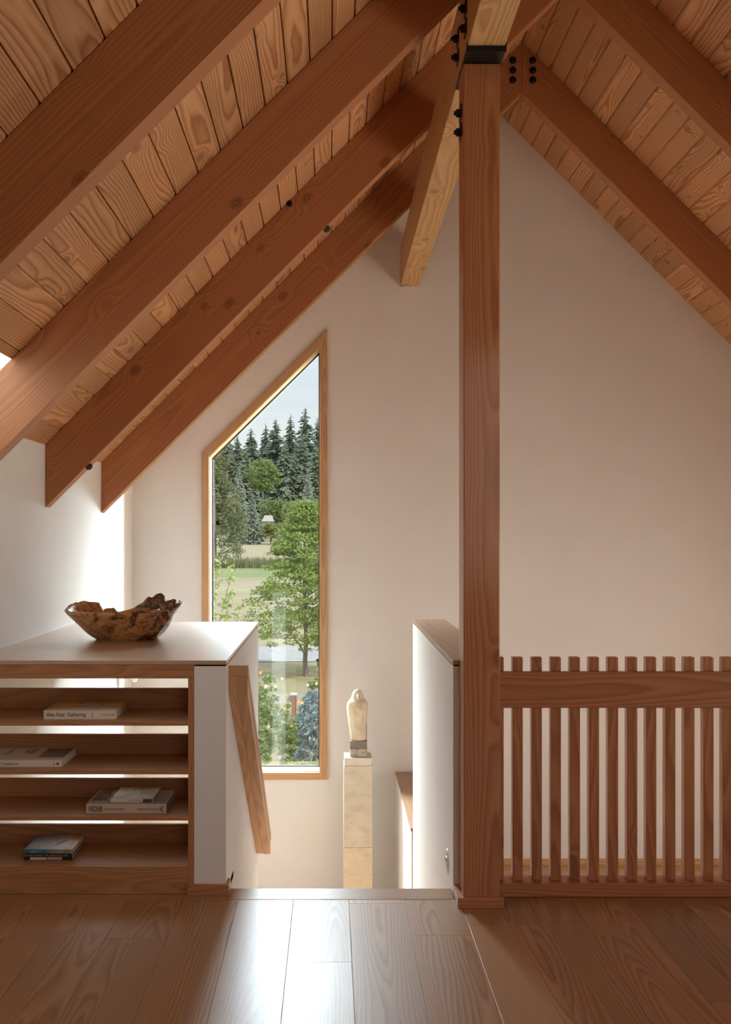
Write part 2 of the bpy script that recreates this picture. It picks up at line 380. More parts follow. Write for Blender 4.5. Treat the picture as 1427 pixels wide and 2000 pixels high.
# ------------------------------------------------------------------ ceilings: boards along the ridge
def ceiling(side, name, phase):
    mb = MB(); wdt = .0866 if side < 0 else .0885
    segs = [YREAR, -1.0, .25, 1.47, 2.7, 3.93, 5.16, 6.41, YB]
    n = 45; bs = random.Random(11 + side)
    for k in range(-n, n):
        x0 = phase + k * wdt; x1 = x0 + wdt
        if side < 0: x0, x1 = max(x0, XL - .6), min(x1, XRIDGE)
        else: x0, x1 = max(x0, XRIDGE), min(x1, XR + .1)
        if x1 - x0 < .01: continue
        for a, b in zip(segs[:-1], segs[1:]):
            if side < 0 and 2.7 <= a < 3.9:
                if x1 <= -1.239: continue
                x0c = max(x0, -1.239)
            else: x0c = x0
            if x1 - x0c < .012: continue       # white well on the left
            xx0 = x0c
            if side < 0 and a >= 3.9 and x1 < XL: continue
            g = .0016; e = .0035
            s = -side                                        # dz/dx
            xa, xb = xx0 + g, x1 - g
            def zz(x, up=0): return (ROOF + x if side < 0 else ZR - (x - XRIDGE)) + up
            poly = [(xa, zz(xa, e + .002)), (xa + e, zz(xa + e)), (xb - e, zz(xb - e)), (xb, zz(xb, e + .002)), (xb, zz(xb, .022)), (xa, zz(xa, .022))]
            mb.prism(poly, 'y', a, b, (0, 1, 0), bs.random())
    return struct(mb.build(name, PLANK))
ceiling(-1, 'ceiling_left', -.0807)
ceiling(1, 'ceiling_right', 1.923)
mb = MB()
mb.prism([(XL - .7, ROOF + XL - .7 + .024), (XRIDGE, ZR + .024), (XRIDGE, ZR + .16), (XL - .7, ROOF + XL - .7 + .16)], 'y', YREAR - .3, 2.70)
mb.prism([(XL - .7, ROOF + XL - .7 + .024), (XRIDGE, ZR + .024), (XRIDGE, ZR + .16), (XL - .7, ROOF + XL - .7 + .16)], 'y', 3.992, YB + .3)
mb.prism([(-1.16, ROOF - 1.16 + .024), (XRIDGE, ZR + .024), (XRIDGE, ZR + .16), (-1.16, ROOF - 1.16 + .16)], 'y', 2.70, 3.992)
mb.prism([(XRIDGE, ZR + .024), (XR + .4, ZR - (XR + .4 - XRIDGE) + .024), (XR + .4, ZR - (XR + .4 - XRIDGE) + .16), (XRIDGE, ZR + .16)], 'y', YREAR - .3, YB + .3)
struct(mb.build('roof_deck', DECKM))
mb = MB()                                                 # white plastered well beside the third rafter
mb.prism([(-2.2, ROOF - 2.2), (-1.215, ROOF - 1.215), (-1.215, 2.4), (-2.2, 2.4)], 'y', 2.70, 2.75); mb.prism([(-2.2, ROOF - 2.2), (-1.19, ROOF - 1.19), (-1.19, 2.5), (-2.2, 2.5)], 'y', 3.885 + .087, 3.99)
mb.box(-2.2, -2.1, 2.70, 3.97, 2.40, 2.45); mb.box(-1.3, -1.16, 2.70, 3.97, 2.40, 2.45); mb.box(-2.1, -1.3, 2.70, 2.85, 2.40, 2.45); mb.box(-2.1, -1.3, 3.80, 3.97, 2.40, 2.45); mb.box(-1.239, -1.19, 2.75, 3.97, ROOF - 1.239 + .05, 2.41)
struct(mb.build('wall_well', WALL))

w4_ = thing('window_4', (-1.7, 3.33, 2.45), 'skylight at the top of the white well in the left roof', 'skylight'); w4_['kind'] = 'structure'
mb = MB()
for b in ((-2.14, -2.1, 2.81, 3.84), (-1.3, -1.26, 2.81, 3.84), (-2.1, -1.3, 2.81, 2.85), (-2.1, -1.3, 3.80, 3.84)): mb.box(*b, 2.45, 2.52)
mb.build('casing', WALL, w4_)
mb = MB(); mb.box(-2.1, -1.3, 2.85, 3.80, 2.47, 2.475); mb.build('pane', GLASS, w4_)
# ------------------------------------------------------------------ rafters
lab_l = ['left-slope fir rafter nearest the gable wall, ending above the corner of the left wall',
         'left-slope fir rafter with three dark studs along it, second from the gable wall',
         'left-slope fir rafter that leaves the frame above the counter, third from the gable wall',
         'big foreground fir rafter across the upper left corner, fourth from the gable wall']
lab_r = ['right-slope fir rafter bolted at the ridge beside the post, nearest the gable wall',
         'right-slope fir rafter second from the gable wall, crossing the upper right corner',
         'right-slope fir rafter third from the gable wall, above the far right of the railing', 'right-slope fir rafter fourth from the gable wall, above the loft']
def bolt_disc(mb, c, nrm, r=.022, t=.012):
    c = Vector(c); nrm = Vector(nrm)
    mb.cyl(c, c + nrm * t * .45, r, r, 24); mb.cyl(c + nrm * t * .45, c + nrm * t, r * .82, r * .55, 24); mb.cyl(c + nrm * t, c + nrm * t * 1.25, r * .3, r * .3, 6)
for i, y in enumerate(RY):
    for side in (-1, 1):
        mb = MB(); d = Vector((1, 0, 1)) if side < 0 else Vector((1, 0, -1))
        if side < 0: x0, x1 = XL, XRIDGE - .0006
        else: x0, x1 = XRIDGE + .0006, XR
        if side < 0 and i >= 3: x0 = XL - .45
        mb.prism([(x0, roofz(x0) - RV), (x1, roofz(x1) - RV), (x1, roofz(x1) - .001), (x0, roofz(x0) - .001)], 'y', y, y + RT, d)
        o = mb.build('roof_rafter', FIR, bevel=.003)
        lab = (lab_l if side < 0 else lab_r)[i] if i < 4 else ('fir rafter on the %s slope behind the viewer, number %d from the gable wall' % ('left' if side < 0 else 'right', i + 1))
        tag(o, lab, 'rafter', 'roof rafters of the %s slope' % ('left' if side < 0 else 'right'))
        if i == 0:
            for yy in (118, 137.5, 156.5):
                b = MB(); bolt_disc(b, P(1001 if side < 0 else 1040, yy, y), (0, -1, 0)); b.build('bolt', BLACK, o)
            if side < 0:
                b = MB(); bolt_disc(b, P(1000, 96, y), (0, -1, 0), .009, .008); b.build('bolt', BLACK, o)
        if i == 1 and side < 0:
            b = MB(); bolt_disc(b, P(565, 398, y), (0, -1, 0), .015, .02); b.build('stud', BLACK, o)
            for (sx, sy) in ((636, 434), (172, 904)):
                c = P(sx, sy, y + .02); c.z = c.x + ROOF - RV; dn = Vector((.7, 0, -.7))
                b = MB(); b.cyl(c + dn * -.004, c + dn * .016, .020, .018, 18); b.cyl(c + dn * .016, c + dn * .022, .012, .010, 12); b.build('stud', plain('brown_stud', (.05, .03, .025), .5), o)

# ------------------------------------------------------------------ timber beam, saddle and post
BX0, BX1 = .513, .653
BZ0, BZ1 = 3.262, 3.545
mb = MB(); mb.box(BX0, BX1, YREAR, YB, BZ0, BZ1, (0, 1, 0))
beam = mb.build('timber_beam', wood('fir_beam', (.62, .37, .17), (.56, .31, .13), (.46, .22, .08), period=.008, warp=.03, knots=.8, rough=.5, var=.05, bump=.08), bevel=.004)
tag(beam, 'long pale fir beam running from the post to the gable wall under the rafters', 'beam')
def side_bolt(y, z):
    b = MB(); b.box(BX0 - .005, BX0, y - .028, y + .028, z - .028, z + .028); b.cyl((BX0 - .005, y, z), (BX0 - .019, y, z), .017, .017, 6); b.cyl((BX0 - .019, y, z), (BX0 - .028, y, z), .0095, .0085, 12)
    return b
for (y, z) in ((3.80, 3.425), (3.80, 3.35), (4.03, 3.425), (4.03, 3.35)):
    side_bolt(y, z).build('bolt', BLACK, beam, bevel=.001)
mb = MB(); mb.box(BX0 - .003, BX1 + .006, 3.755, 4.10, 3.250, 3.262); mb.box(BX0 - .004, BX1 + .006, 3.752, 3.757, 3.240, 3.275); mb.cyl((.583, 3.752, 3.278), (.583, 3.752, 3.262), .006)
mb.box(.579, .587, 3.78, 4.09, 3.262, 3.275)
mb.build('saddle_plate', BLACK, beam, bevel=.0008)
YP0, YP1 = 3.868, 4.008
post = thing('timber_post', (.583, 3.94, 0), 'square red-brown fir post standing between the stair wall and the railing', 'post')
mb = MB(); mb.box(BX0, BX1, YP0, YP1, 0.0, 3.250, (0, 0, 1)); mb.build('shaft', FIRP, post, bevel=.004)
for z in (3.09, 3.015): side_bolt(3.945, z).build('bolt', BLACK, post, bevel=.001)
mb = MB(); mb.box(.489, .667, 3.853, 3.8678, 0, .038, (1, 0, 0)); mb.box(.489, .5128, 3.8678, 4.008, 0.001, .038, (0, 1, 0)); mb.box(.6532, .667, 3.8678, 3.96, 0, .038, (0, 1, 0))
mb.build('base_trim', FIRP, post, bevel=.0015)

# ------------------------------------------------------------------ railing of slats
rail = thing('slat_railing', (2.27, 4.0, 0), 'fir railing of square upright slats to the right of the post', 'railing')
mb = MB(); mb.box(.6535, XR - .002, 3.966, 4.003, .748, .890, (1, 0, 0)); mb.build('top_rail', FIRP, rail, bevel=.003)
mb = MB(); mb.box(.6675, XR - .002, 3.966, 4.063, .0012, .055, (1, 0, 0)); mb.build('bottom_rail', FIRP, rail, bevel=.003)
SW, PITCH, XS = .0405, .0761, .7675
mb = MB(); mb.box(-SW / 2, SW / 2, -.019, .019, 0, .889, (0, 0, 1))
proto = None
for k in range(-1, 41):
    xr = XS + PITCH * k
    if proto is None:
        proto = mb.build('slat', FIRP, None, bevel=.002, origin=(0, 0, 0)); o = proto; o.parent = rail
    else:
        o = proto.copy(); COL.objects.link(o); o.parent = rail
    o.location = Vector((xr - SW / 2, 4.0222, .055)) - WORG[rail.name]

# ------------------------------------------------------------------ built-in shelf and counter
sh = thing('bookshelf', (-1.0, 4.15, 0), 'low open oak bookshelf built in under the counter on the left', 'bookshelf')
SX0, SX1 = XL + .001, -.544; YBK = 4.30
def part(name, boxes, mat=None, bevel=.0012):
    mb = MB()
    for b in boxes: mb.box(*b)
    return mb.build(name, mat or OAKS, sh, bevel=bevel)
part('top_rail', [(SX0, SX1, 4.0, 4.022, .860, .9155, (1, 0, 0))])
part('side_stile', [(-.567, SX1, 4.0, YBK + .0158, .0012, .860, (0, 0, 1))])
part('kick_board', [(SX0, -.567, 4.0, 4.022, .0012, .111, (1, 0, 0))])
zs = [.6715, .4775, .2935]
for z in zs: part('shelf', [(SX0, -.567, 4.0005, YBK + .0158, z, z + .016, (1, 0, 0))])
part('shelf', [(SX0, -.567, 4.0225, YBK + .0158, .094, .1115, (1, 0, 0))])
for z0, z1 in ((zs[0] + .016, .776), (zs[1] + .016, .579), (zs[2] + .016, .390), (.1115, .193)):
    part('back_panel', [(SX0, -.567, YBK, YBK + .0158, z0 + .0001, z1, (1, 0, 0))])
mb = MB(); mb.box(XL + .001, -.414, 3.998, YC, .9158, .9158 + .0165, (1, 0, 0))
ct = mb.build('countertop', OAKT, bevel=.0012); tag(ct, 'pale oak countertop over the bookshelf, shining toward the window', 'countertop')
CTZ = .9158 + .0165
mb = MB(); mb.box(XL, XL + .006, 4.0, YC, CTZ, CTZ + .006); struct(mb.build('trim_6', WALL))

# ------------------------------------------------------------------ handrail on the stair wall
hr = thing('handrail', (-.38, 4.1, .8), 'oak handrail sloping down the white stair wall by the counter', 'handrail')
ya, yb_ = 4.10, 5.66; za, zb = .90, -.245; s_ = (zb - za) / (yb_ - ya)
def hrp(x0, x1, t0, t1, y0=ya, y1=yb_):
    mb = MB(); f = lambda y: za + s_ * (y - ya)
    mb.prism([(y0, f(y0) + t0), (y1, f(y1) + t0), (y1, f(y1) + t1), (y0, f(y0) + t1)], 'x', x0, x1, (0, 1, s_)); return mb
hrp(-.3785, -.338, -.122, -.045).build('rail_body', CASE, hr, bevel=.001)
hrp(-.4155, -.379, -.119, -.045).build('wall_cleat', CASE, hr, bevel=.001)
hrp(-.4155, -.335, -.0445, 0).build('rail_cap', CASE, hr, bevel=.0015)

# step light on the half wall
sl = thing('step_light', (HX0, 4.2, .071), 'small round white step light low on the half wall beside the post', 'step light')
WHITEP = plain('white_enamel', (.75, .74, .72), .35)
mb = MB(); c = Vector((HX0, 4.2, .071)); mb.cyl(c, c + Vector((-.004, 0, 0)), .049, .047, 40); mb.build('trim_ring', WHITEP, sl)
mb = MB(); mb.cyl(c + Vector((-.004, 0, 0)), c + Vector((-.0052, 0, 0)), .036, .036, 36); mb.build('lens', plain('step_lens', (.42, .38, .34), .3), sl)
mb = MB()
n = 14
vs = []
for i in range(n + 1):
    t = PI * i / n
    for q in range(5):
        u = PI / 2 * q / 4
        vs.append(c + Vector((-.005 - .007 * math.sin(t) * math.cos(u), math.cos(t) * .028, .004 + .014 * math.sin(t) * math.sin(u))))
mb.add(vs, [(i * 5 + q, i * 5 + q + 1, (i + 1) * 5 + q + 1, (i + 1) * 5 + q) for i in range(n) for q in range(4)])
mb.build('hood', STEELG, sl, smooth=True)

# white wall lamp glimpsed through the shelf
wl = thing('wall_lamp', (XL, 6.95, .42), 'small white cone wall lamp glimpsed through the top gap of the bookshelf', 'wall lamp')
mb = MB(); mb.box(XL, XL + .012, 6.90, 7.0, .52, .62); mb.cyl((XL + .012, 6.95, .58), (XL + .10, 6.95, .58), .008); mb.build('bracket', WHITEP, wl)
mb = MB(); mb.cyl((XL + .10, 6.95, .415), (XL + .10, 6.95, .56), .012, .065, 28); mb.build('shade', plain('white_glass', (.8, .82, .8), .15), wl)

# ------------------------------------------------------------------ burl bowl
BURL = None
def burl():
    m, nt, b, o = new_mat('burl_wood')
    tc = N(nt, 'ShaderNodeTexCoord').outputs['Object']
    n1 = noise(nt, VM(nt, 'MULTIPLY', tc, (1, 1, 1.6)), 9, 6, .62, None, 1.6)
    n2 = noise(nt, VM(nt, 'MULTIPLY', tc, (1, 1, 2.5)), 26, 5, .6, None, 2.2)
    sx = N(nt, 'ShaderNodeSeparateXYZ'); L(nt, tc, sx.inputs[0])
    f = M(nt, 'ADD', M(nt, 'MULTIPLY', n1, .62), M(nt, 'MULTIPLY', n2, .38))
    f = M(nt, 'SUBTRACT', f, M(nt, 'MULTIPLY', maprange(nt, sx.outputs[0], -.05, .12, 0, 1), .085))
    L(nt, ramp(nt, f, [(.33, (.022, .010, .006)), (.41, (.13, .05, .02)), (.46, (.42, .19, .07)), (.55, (.64, .35, .15)), (.70, (.74, .49, .26))]), b.inputs['Base Color'])
    b.inputs['Roughness'].default_value = .3
    bp = N(nt, 'ShaderNodeBump'); bp.inputs['Strength'].default_value = .5; bp.inputs['Distance'].default_value = .004
    L(nt, n2, bp.inputs['Height']); L(nt, bp.outputs[0], b.inputs['Normal'])
    return m
def interp(tab, t):
    for (a, va), (b, vb) in zip(tab[:-1], tab[1:]):
        if a <= t <= b: return va + (vb - va) * (t - a) / (b - a)
    return tab[-1][1]
rim_h = [(0, .170), (14, .185), (20, .150), (27, .186), (38, .182), (43, .165), (50, .205), (60, .212), (64, .186), (70, .188), (78, .160), (92, .125), (104, .115), (108, .135), (116, .135), (119, .128),
         (123, .165), (140, .176), (160, .168), (180, .152), (200, .146), (235, .142), (270, .141), (300, .150), (318, .158), (323, .140), (330, .148), (338, .120), (345, .155), (352, .178), (360, .170)]
rim_r = [(0, 1.0), (15, 1.02), (22, .93), (32, 1.0), (43, .92), (55, 1.02), (64, .95), (75, 1.0), (120, 1.0), (150, 1.03), (180, 1.0), (270, 1.0), (312, 1.03), (322, .90), (334, .97), (340, .88), (350, 1.0), (360, 1.0)]
bc = Vector((-1.0, 4.83, CTZ)); NA, NR = 160, 14
bmv = []; bmf = []
for k in range(NR + 1):
    t = k / NR
    for a in range(NA):
        th = 360 * a / NA; tr = math.radians(th)
        hh = interp(rim_h, th); rr = interp(rim_r, th)
        rx, ry = .266 * (1 + (rr - 1) * t ** 2), .20 * (1 + (rr - 1) * t ** 2)
        f = t ** .62
        ox = .035 * (1 - t)
        p = Vector((math.cos(tr) * rx * f + ox, math.sin(tr) * ry * f, hh * max(0, (t - .25) / .75) ** 1.25))
        nz = mnoise.noise(p * 11) * .012 * t + mnoise.noise(p * 30 + Vector((5, 1, 2))) * .005 * t
        nn = Vector((math.cos(tr), math.sin(tr), 0))
        right = max(0, math.cos(tr + .3)) 
        p += nn * nz * (0.7 + 1.5 * right)
        if t > .8: p.z += mnoise.noise(Vector((math.cos(tr) * 9, math.sin(tr) * 9, 3))) * .008 * (t - .8) * 5
        if k < 4: p.z = max(p.z, 0.0)
        bmv.append(bc + p)
for k in range(NR):
    for a in range(NA):
        b2 = (a + 1) % NA
        bmf.append((k * NA + a, k * NA + b2, (k + 1) * NA + b2, (k + 1) * NA + a))
mb = MB(); mb.add(bmv, bmf)
bowl = mb.build('burl_bowl', burl(), None, smooth=True, origin=bc)
sd = bowl.modifiers.new('wall', 'SOLIDIFY'); sd.thickness = .013; sd.offset = 1
bowl.location.z += .0002
tag(bowl, 'jagged-rimmed burl wood bowl standing on the oak countertop', 'bowl')

# ------------------------------------------------------------------ books
PAGES = mottled('page_block', [(.35, (.55, .47, .38)), (.65, (.70, .62, .52))], 60, 3, .8, (.2, .2, 6))
def lettering(book, s, size, x, y, z, col, flat=False, sx=1.0, name='title_lettering', rot=0):
    cu = bpy.data.curves.new(name, 'FONT'); cu.body = s; cu.size = size; cu.extrude = .0002; cu.offset = size * .018; cu.align_x = 'LEFT'
    cu.materials.append(INK.setdefault(col, plain('ink_%d' % len(INK), col, .6)))
    o = bpy.data.objects.new(name, cu); COL.objects.link(o); o.parent = book
    o.location = Vector((x, y, z)) ; o.scale = (sx, 1, 1)
    o.rotation_euler = (0, 0, rot) if flat else (PI / 2, 0, 0)
    bpy.context.view_layer.update()
    me = bpy.data.meshes.new_from_object(o); q = bpy.data.objects.new(name, me); COL.objects.link(q); q.parent = book
    q.location = o.location; q.scale = o.scale; q.rotation_euler = o.rotation_euler
    bpy.data.objects.remove(o)
    return q
INK = {}
def book(loc, w, d, h, cover, label, group, spine=None, rz=0.0, name='book'):
    """lies flat: w along the shelf, d into it, h thick; spine toward the viewer. Local origin: front left bottom corner."""
    b = thing(name, loc, label, 'book', group); b.rotation_euler = (0, 0, rz)
    def loc_mb(): return MB()
    def bd(mb, nm, mat, bev=.0006):
        o = mb.build(nm, mat, None, bevel=bev, origin=(0, 0, 0)); o.parent = b; o.location = (0, 0, 0); return o
    mb = MB(); t = .0022
    mb.box(0, w, .001, d, h - t, h); mb.box(0, w, .001, d, 0, t); bd(mb, 'cover', cover)
    mb = MB(); mb.box(0, w, 0, .0022, 0, h); bd(mb, 'spine', spine or cover)
    mb = MB(); mb.box(.003, w - .003, .0023, d - .003, t, h - t); bd(mb, 'page_block', PAGES)
    return b
def patch(bk, nm, x0, x1, y0, y1, z, mat):
    mb = MB(); mb.box(x0, x1, y0, y1, z, z + .0003); o = mb.build(nm, mat, None, origin=(0, 0, 0)); o.parent = bk; o.location = (0, 0, 0); return o
gb = 'books lying on the oak shelves'
CREAM = plain('cream_board', (.76, .66, .57), .6); CREAM2 = plain('ivory_board', (.76, .67, .57), .5); GREYB = plain('linen_grey_board', (.54, .45, .37), .75)
def landscape_cover():
    m, nt, b, o = new_mat('golden_cover'); tc = N(nt, 'ShaderNodeTexCoord').outputs['Object']
    n = noise(nt, VM(nt, 'MULTIPLY', tc, (9, 26, 1)), 1, 4, .6, None, .6); sp = N(nt, 'ShaderNodeSeparateXYZ'); L(nt, tc, sp.inputs[0])
    g = ramp(nt, M(nt, 'ADD', M(nt, 'MULTIPLY', sp.outputs[1], 4.5), M(nt, 'MULTIPLY', M(nt, 'SUBTRACT', n, .5), .6)), [(.0, (.62, .42, .22)), (.3, (.46, .29, .13)), (.42, (.14, .09, .05)), (.5, (.72, .43, .08)), (.75, (.62, .32, .05)), (1, (.52, .24, .05))])
    L(nt, g, b.inputs['Base Color']); b.inputs['Roughness'].default_value = .35; return m
z1 = zs[0] + .016
def spz(y, Y): return pZ(y, Y)
yb1 = 4.055
b1 = book((pX(85, yb1), yb1, z1), pX(227, yb1) - pX(85, yb1), .225, .036, landscape_cover(), 'thick book with golden landscape cover and cream spine on the top shelf', gb, CREAM)
w1 = pX(227, yb1) - pX(85, yb1)
lettering(b1, 'Alex Katz  Gathering', .0215, .012, -.0001, .012, (.10, .07, .06), sx=.86)
lettering(b1, '|', .024, w1 * .66, -.0001, .010, (.25, .17, .14), name='publisher_mark'); lettering(b1, 'GUGGENHEIM', .0085, w1 * .79, -.0001, .015, (.28, .2, .16), name='publisher_mark')
for (px_, py_, a_) in ((.10, .17, -.5), (.19, .15, -.5)):
    mb = MB(); mb.frame_box((px_, py_, .0361), (.022 * math.cos(a_), .022 * math.sin(a_), 0), (.004, .006, 0), (0, 0, .0003)); o = mb.build('cover_figure', INK.setdefault((.02, .015, .012), plain('ink_dark', (.02, .015, .012))), None, origin=(0, 0, 0)); o.parent = b1
# second shelf: ivory book
z2 = zs[1] + .016; yb2 = 4.06
w2_ = pX(121, yb2) - pX(-45, yb2)
b2 = book((pX(-45, yb2), yb2, z2), w2_, .235, .0275, CREAM2, 'ivory paperback with a picture panel, on the second shelf from the top', gb, CREAM)
lettering(b2, 'Wood    Traveling Lens', .0135, .052, -.0001, .009, (.10, .09, .16), sx=.9); lettering(b2, 'M', .009, w2_ - .035, -.0001, .009, (.1, .1, .2), name='publisher_mark')
patch(b2, 'publisher_mark', w2_ - .021, w2_ - .013, -.0003, 0.0, .008, plain('navy_ink', (.02, .03, .16)))
mb = MB(); mb.box(w2_ - .022, w2_ - .014, -.0003, 0, .009, .018); o = mb.build('publisher_mark', plain('navy_mark', (.02, .03, .16)), None, origin=(0, 0, 0)); o.parent = b2
patch(b2, 'cover_picture', w2_ - .115, w2_ - .008, .05, .225, .0275, mottled('picture_panel', [(.35, (.10, .10, .13)), (.45, (.26, .22, .20)), (.52, (.30, .13, .06)), (.6, (.45, .36, .26)), (.7, (.20, .22, .18))], 16, 2, .4, (1, 1, 1)))
lettering(b2, 'Traveling', .024, .175, .215, .0277, (.16, .14, .17), True, rot=-PI / 2, name='cover_lettering'); lettering(b2, 'Lens', .024, .150, .19, .0277, (.16, .14, .17), True, rot=-PI / 2, name='cover_lettering')
lettering(b2, 'WOOD', .030, .075, .2, .0277, (.20, .17, .22), True, rot=-PI / 2, name='cover_lettering')
# third shelf
z3 = zs[2] + .016; yb3 = 4.05
w3 = pX(325, yb3) - pX(168, yb3)
b3 = book((pX(168, yb3), yb3, z3), w3, .225, .037, GREYB, 'large grey-beige hardback lying on the third shelf under a small book', gb, GREYB)
lettering(b3, 'WEGNER', .031, .010, -.0001, .006, (.025, .02, .018), sx=.44)
lettering(b3, 'just one good chair', .010, .075, -.0001, .014, (.06, .045, .04), sx=1.0, name='subtitle_lettering'); lettering(b3, 'christian holmsted olesen', .0085, .205, -.0001, .014, (.10, .07, .06), name='author_lettering'); lettering(b3, 'HC', .028, w3 - .028, -.0001, .007, (.03, .025, .02), sx=.4, name='publisher_mark')
lettering(b3, 'WEGNER', .078, .014, .212, .0372, (.02, .018, .015), True, sx=.5, rot=-PI / 2, name='cover_lettering')
b4w = pX(298, 4.085) - pX(216, 4.085)
b4 = book((pX(216, 4.075), 4.075, z3 + .0373), b4w * 1.0, .185, .0155, plain('pale_blue_board', (.58, .50, .42), .4), 'small pale-blue paperback lying on the grey-beige hardback', gb, CREAM2, rz=-.02)
patch(b4, 'cover_picture', .006, b4w - .006, .012, .18, .0155, mottled('pale_blue_print', [(.35, (.26, .25, .24)), (.48, (.34, .33, .32)), (.52, (.62, .54, .46)), (.62, (.66, .58, .5)), (.70, (.30, .32, .50))], 13, 1.5, .35, (1, .6, 1)))
mb = MB(); mb.box(b4w * .77, b4w * .99, -.0004, 0, .001, .0145); o = mb.build('spine_label', plain('purple_ink', (.09, .05, .13), .5), None, origin=(0, 0, 0)); o.parent = b4
lettering(b4, 'the art of living', .007, b4w * .45, -.0001, .005, (.3, .2, .17), name='title_lettering')
mb = MB(); mb.tube([Vector((b4w * .78, -.003, .0006)), Vector((b4w * .74, -.008, .0008)), Vector((b4w * .71, -.004, .0006))], .0014); mb.tube([Vector((b4w * .84, -.003, .0006)), Vector((b4w * .90, -.006, .0006))], .0014); o = mb.build('ribbon', plain('red_ribbon', (.30, .03, .02)), None, origin=(0, 0, 0)); o.parent = b4
# bottom shelf stack
z4 = .1115; yb4 = 4.075
ww = pX(140, yb4) - pX(46, yb4)
BLK = plain('black_board', (.016, .013, .013), .4)
b5 = book((pX(46.5, yb4), yb4, z4 + .0001), ww, .19, .0135, BLK, 'black and white paperback at the bottom of the bottom shelf stack', 'stack of three paperbacks on the bottom shelf', BLK)
for (u0, u1) in ((.13, .47), (.49, .79)):
    mb = MB(); mb.box(ww * u0, ww * u1, -.0004, 0, .002, .0118); o = mb.build('spine_label', CREAM, None, origin=(0, 0, 0)); o.parent = b5
lettering(b5, 'MONOGRAM', .0085, ww * .51, -.0006, .0035, (.35, .16, .10)); 
b6 = book((pX(43.5, yb4), yb4 - .004, z4 + .0137), ww * 1.03, .205, .0135, BLK, 'black paperback with red-brown lettering in the middle of the bottom shelf stack', 'stack of three paperbacks on the bottom shelf', BLK)
lettering(b6, 'EDWARD HOPPER  THE AMERICAN LOOK', .0105, ww * .02, -.0001, .003, (.42, .24, .16), sx=.92)
def blue_cover():
    m, nt, b, o = new_mat('blue_cover'); tc = N(nt, 'ShaderNodeTexCoord').outputs['Object']; sp = N(nt, 'ShaderNodeSeparateXYZ'); L(nt, tc, sp.inputs[0])
    n = noise(nt, tc, 22, 3); f = M(nt, 'ADD', M(nt, 'DIVIDE', sp.outputs[0], ww), M(nt, 'MULTIPLY', M(nt, 'SUBTRACT', n, .5), .25))
    L(nt, ramp(nt, f, [(0, (.12, .14, .26)), (.35, (.24, .25, .36)), (.6, (.38, .38, .40)), (.78, (.45, .40, .30)), (.85, (.50, .26, .06)), (.92, (.42, .22, .05)), (1, (.5, .42, .34))]), b.inputs['Base Color']); b.inputs['Roughness'].default_value = .3; return m
def blue_spine():
    m, nt, b, o = new_mat('blue_spine'); tc = N(nt, 'ShaderNodeTexCoord').outputs['Object']; sp = N(nt, 'ShaderNodeSeparateXYZ'); L(nt, tc, sp.inputs[0])
    L(nt, ramp(nt, M(nt, 'DIVIDE', sp.outputs[0], ww), [(0, (.03, .16, .22)), (.45, (.05, .20, .27)), (.55, (.22, .28, .30)), (.78, (.40, .36, .30)), (.85, (.26, .20, .15)), (1, (.40, .34, .26))]), b.inputs['Base Color']); return m
b7 = book((pX(47.5, yb4), yb4, z4 + .0274), ww * .99, .20, .0165, blue_cover(), 'pale blue paperback with teal spine on top of the bottom shelf stack', 'stack of three paperbacks on the bottom shelf', blue_spine())
lettering(b7, 'ALBERT Y', .0095, ww * .11, -.0001, .0045, (.36, .45, .48), sx=1.1); lettering(b7, 'A', .05, ww * .45, .06, .0166, (.55, .52, .5), True, name='cover_lettering', sx=.6)
lettering(b7, 'SUMMER', .022, ww * .58, .05, .0166, (.55, .06, .05), True, rot=1.1, name='cover_lettering')

# ------------------------------------------------------------------ pedestal and bird sculpture
YPd = 7.0; pw = (pX(727, YPd) - pX(671, YPd)); pxc = (pX(727, YPd) + pX(671, YPd)) / 2; zt = pZ(1496, YPd)
LIME = mottled('limestone', [(.3, (.56, .47, .35)), (.5, (.66, .58, .45)), (.7, (.70, .63, .52))], 9, 6, .8, (1, 1, 1.6), .15)
ped = thing('pedestal', (pxc, YPd + pw / 2, ZLOW), 'tall square limestone pedestal under the bird sculpture on the stair landing', 'pedestal')
zj = pZ(1656, YPd)
mb = MB(); mb.box(pxc - pw / 2, pxc + pw / 2, YPd, YPd + pw, zj + .0015, zt); mb.build('upper_block', LIME, ped, bevel=.002)
mb = MB(); mb.box(pxc - pw / 2, pxc + pw / 2, YPd, YPd + pw, ZLOW, zj - .0005); mb.build('lower_block', mottled('limestone_warm', [(.3, (.60, .48, .31)), (.5, (.70, .59, .41)), (.7, (.72, .64, .49))], 11, 6, .8, (1, 1, 1.6), .15), ped, bevel=.002)
cw = pw * .955; zc = zt + .054
mb = MB(); mb.box(pxc - cw / 2, pxc + cw / 2, YPd + .004, YPd + pw - .004, zt, zc); mb.build('cap_block', mottled('pale_limestone', [(.3, (.70, .62, .53)), (.7, (.78, .71, .62))], 12, 4, .6), ped, bevel=.002)
bird = thing('bird_sculpture', (pxc + .005, YPd + .09, zc), 'cream alabaster bird carving standing on rough stone blocks', 'sculpture')
sx0, sx1 = pX(683, YPd), pX(717.3, YPd)
YS = YPd + .03
zb1 = pZ(1463, YS); zb2 = pZ(1448, YS); zb0 = zc
mb = MB(); mb.box(sx0 + .002, sx1, YS, YS + .125, zb0 + .0005, zb1)
o = mb.build('lower_stone', mottled('rough_stone', [(.35, (.34, .27, .21)), (.5, (.52, .44, .36)), (.65, (.66, .58, .50))], 38, 5, .8, (1, 1, 1), .8), bird, bevel=.004)
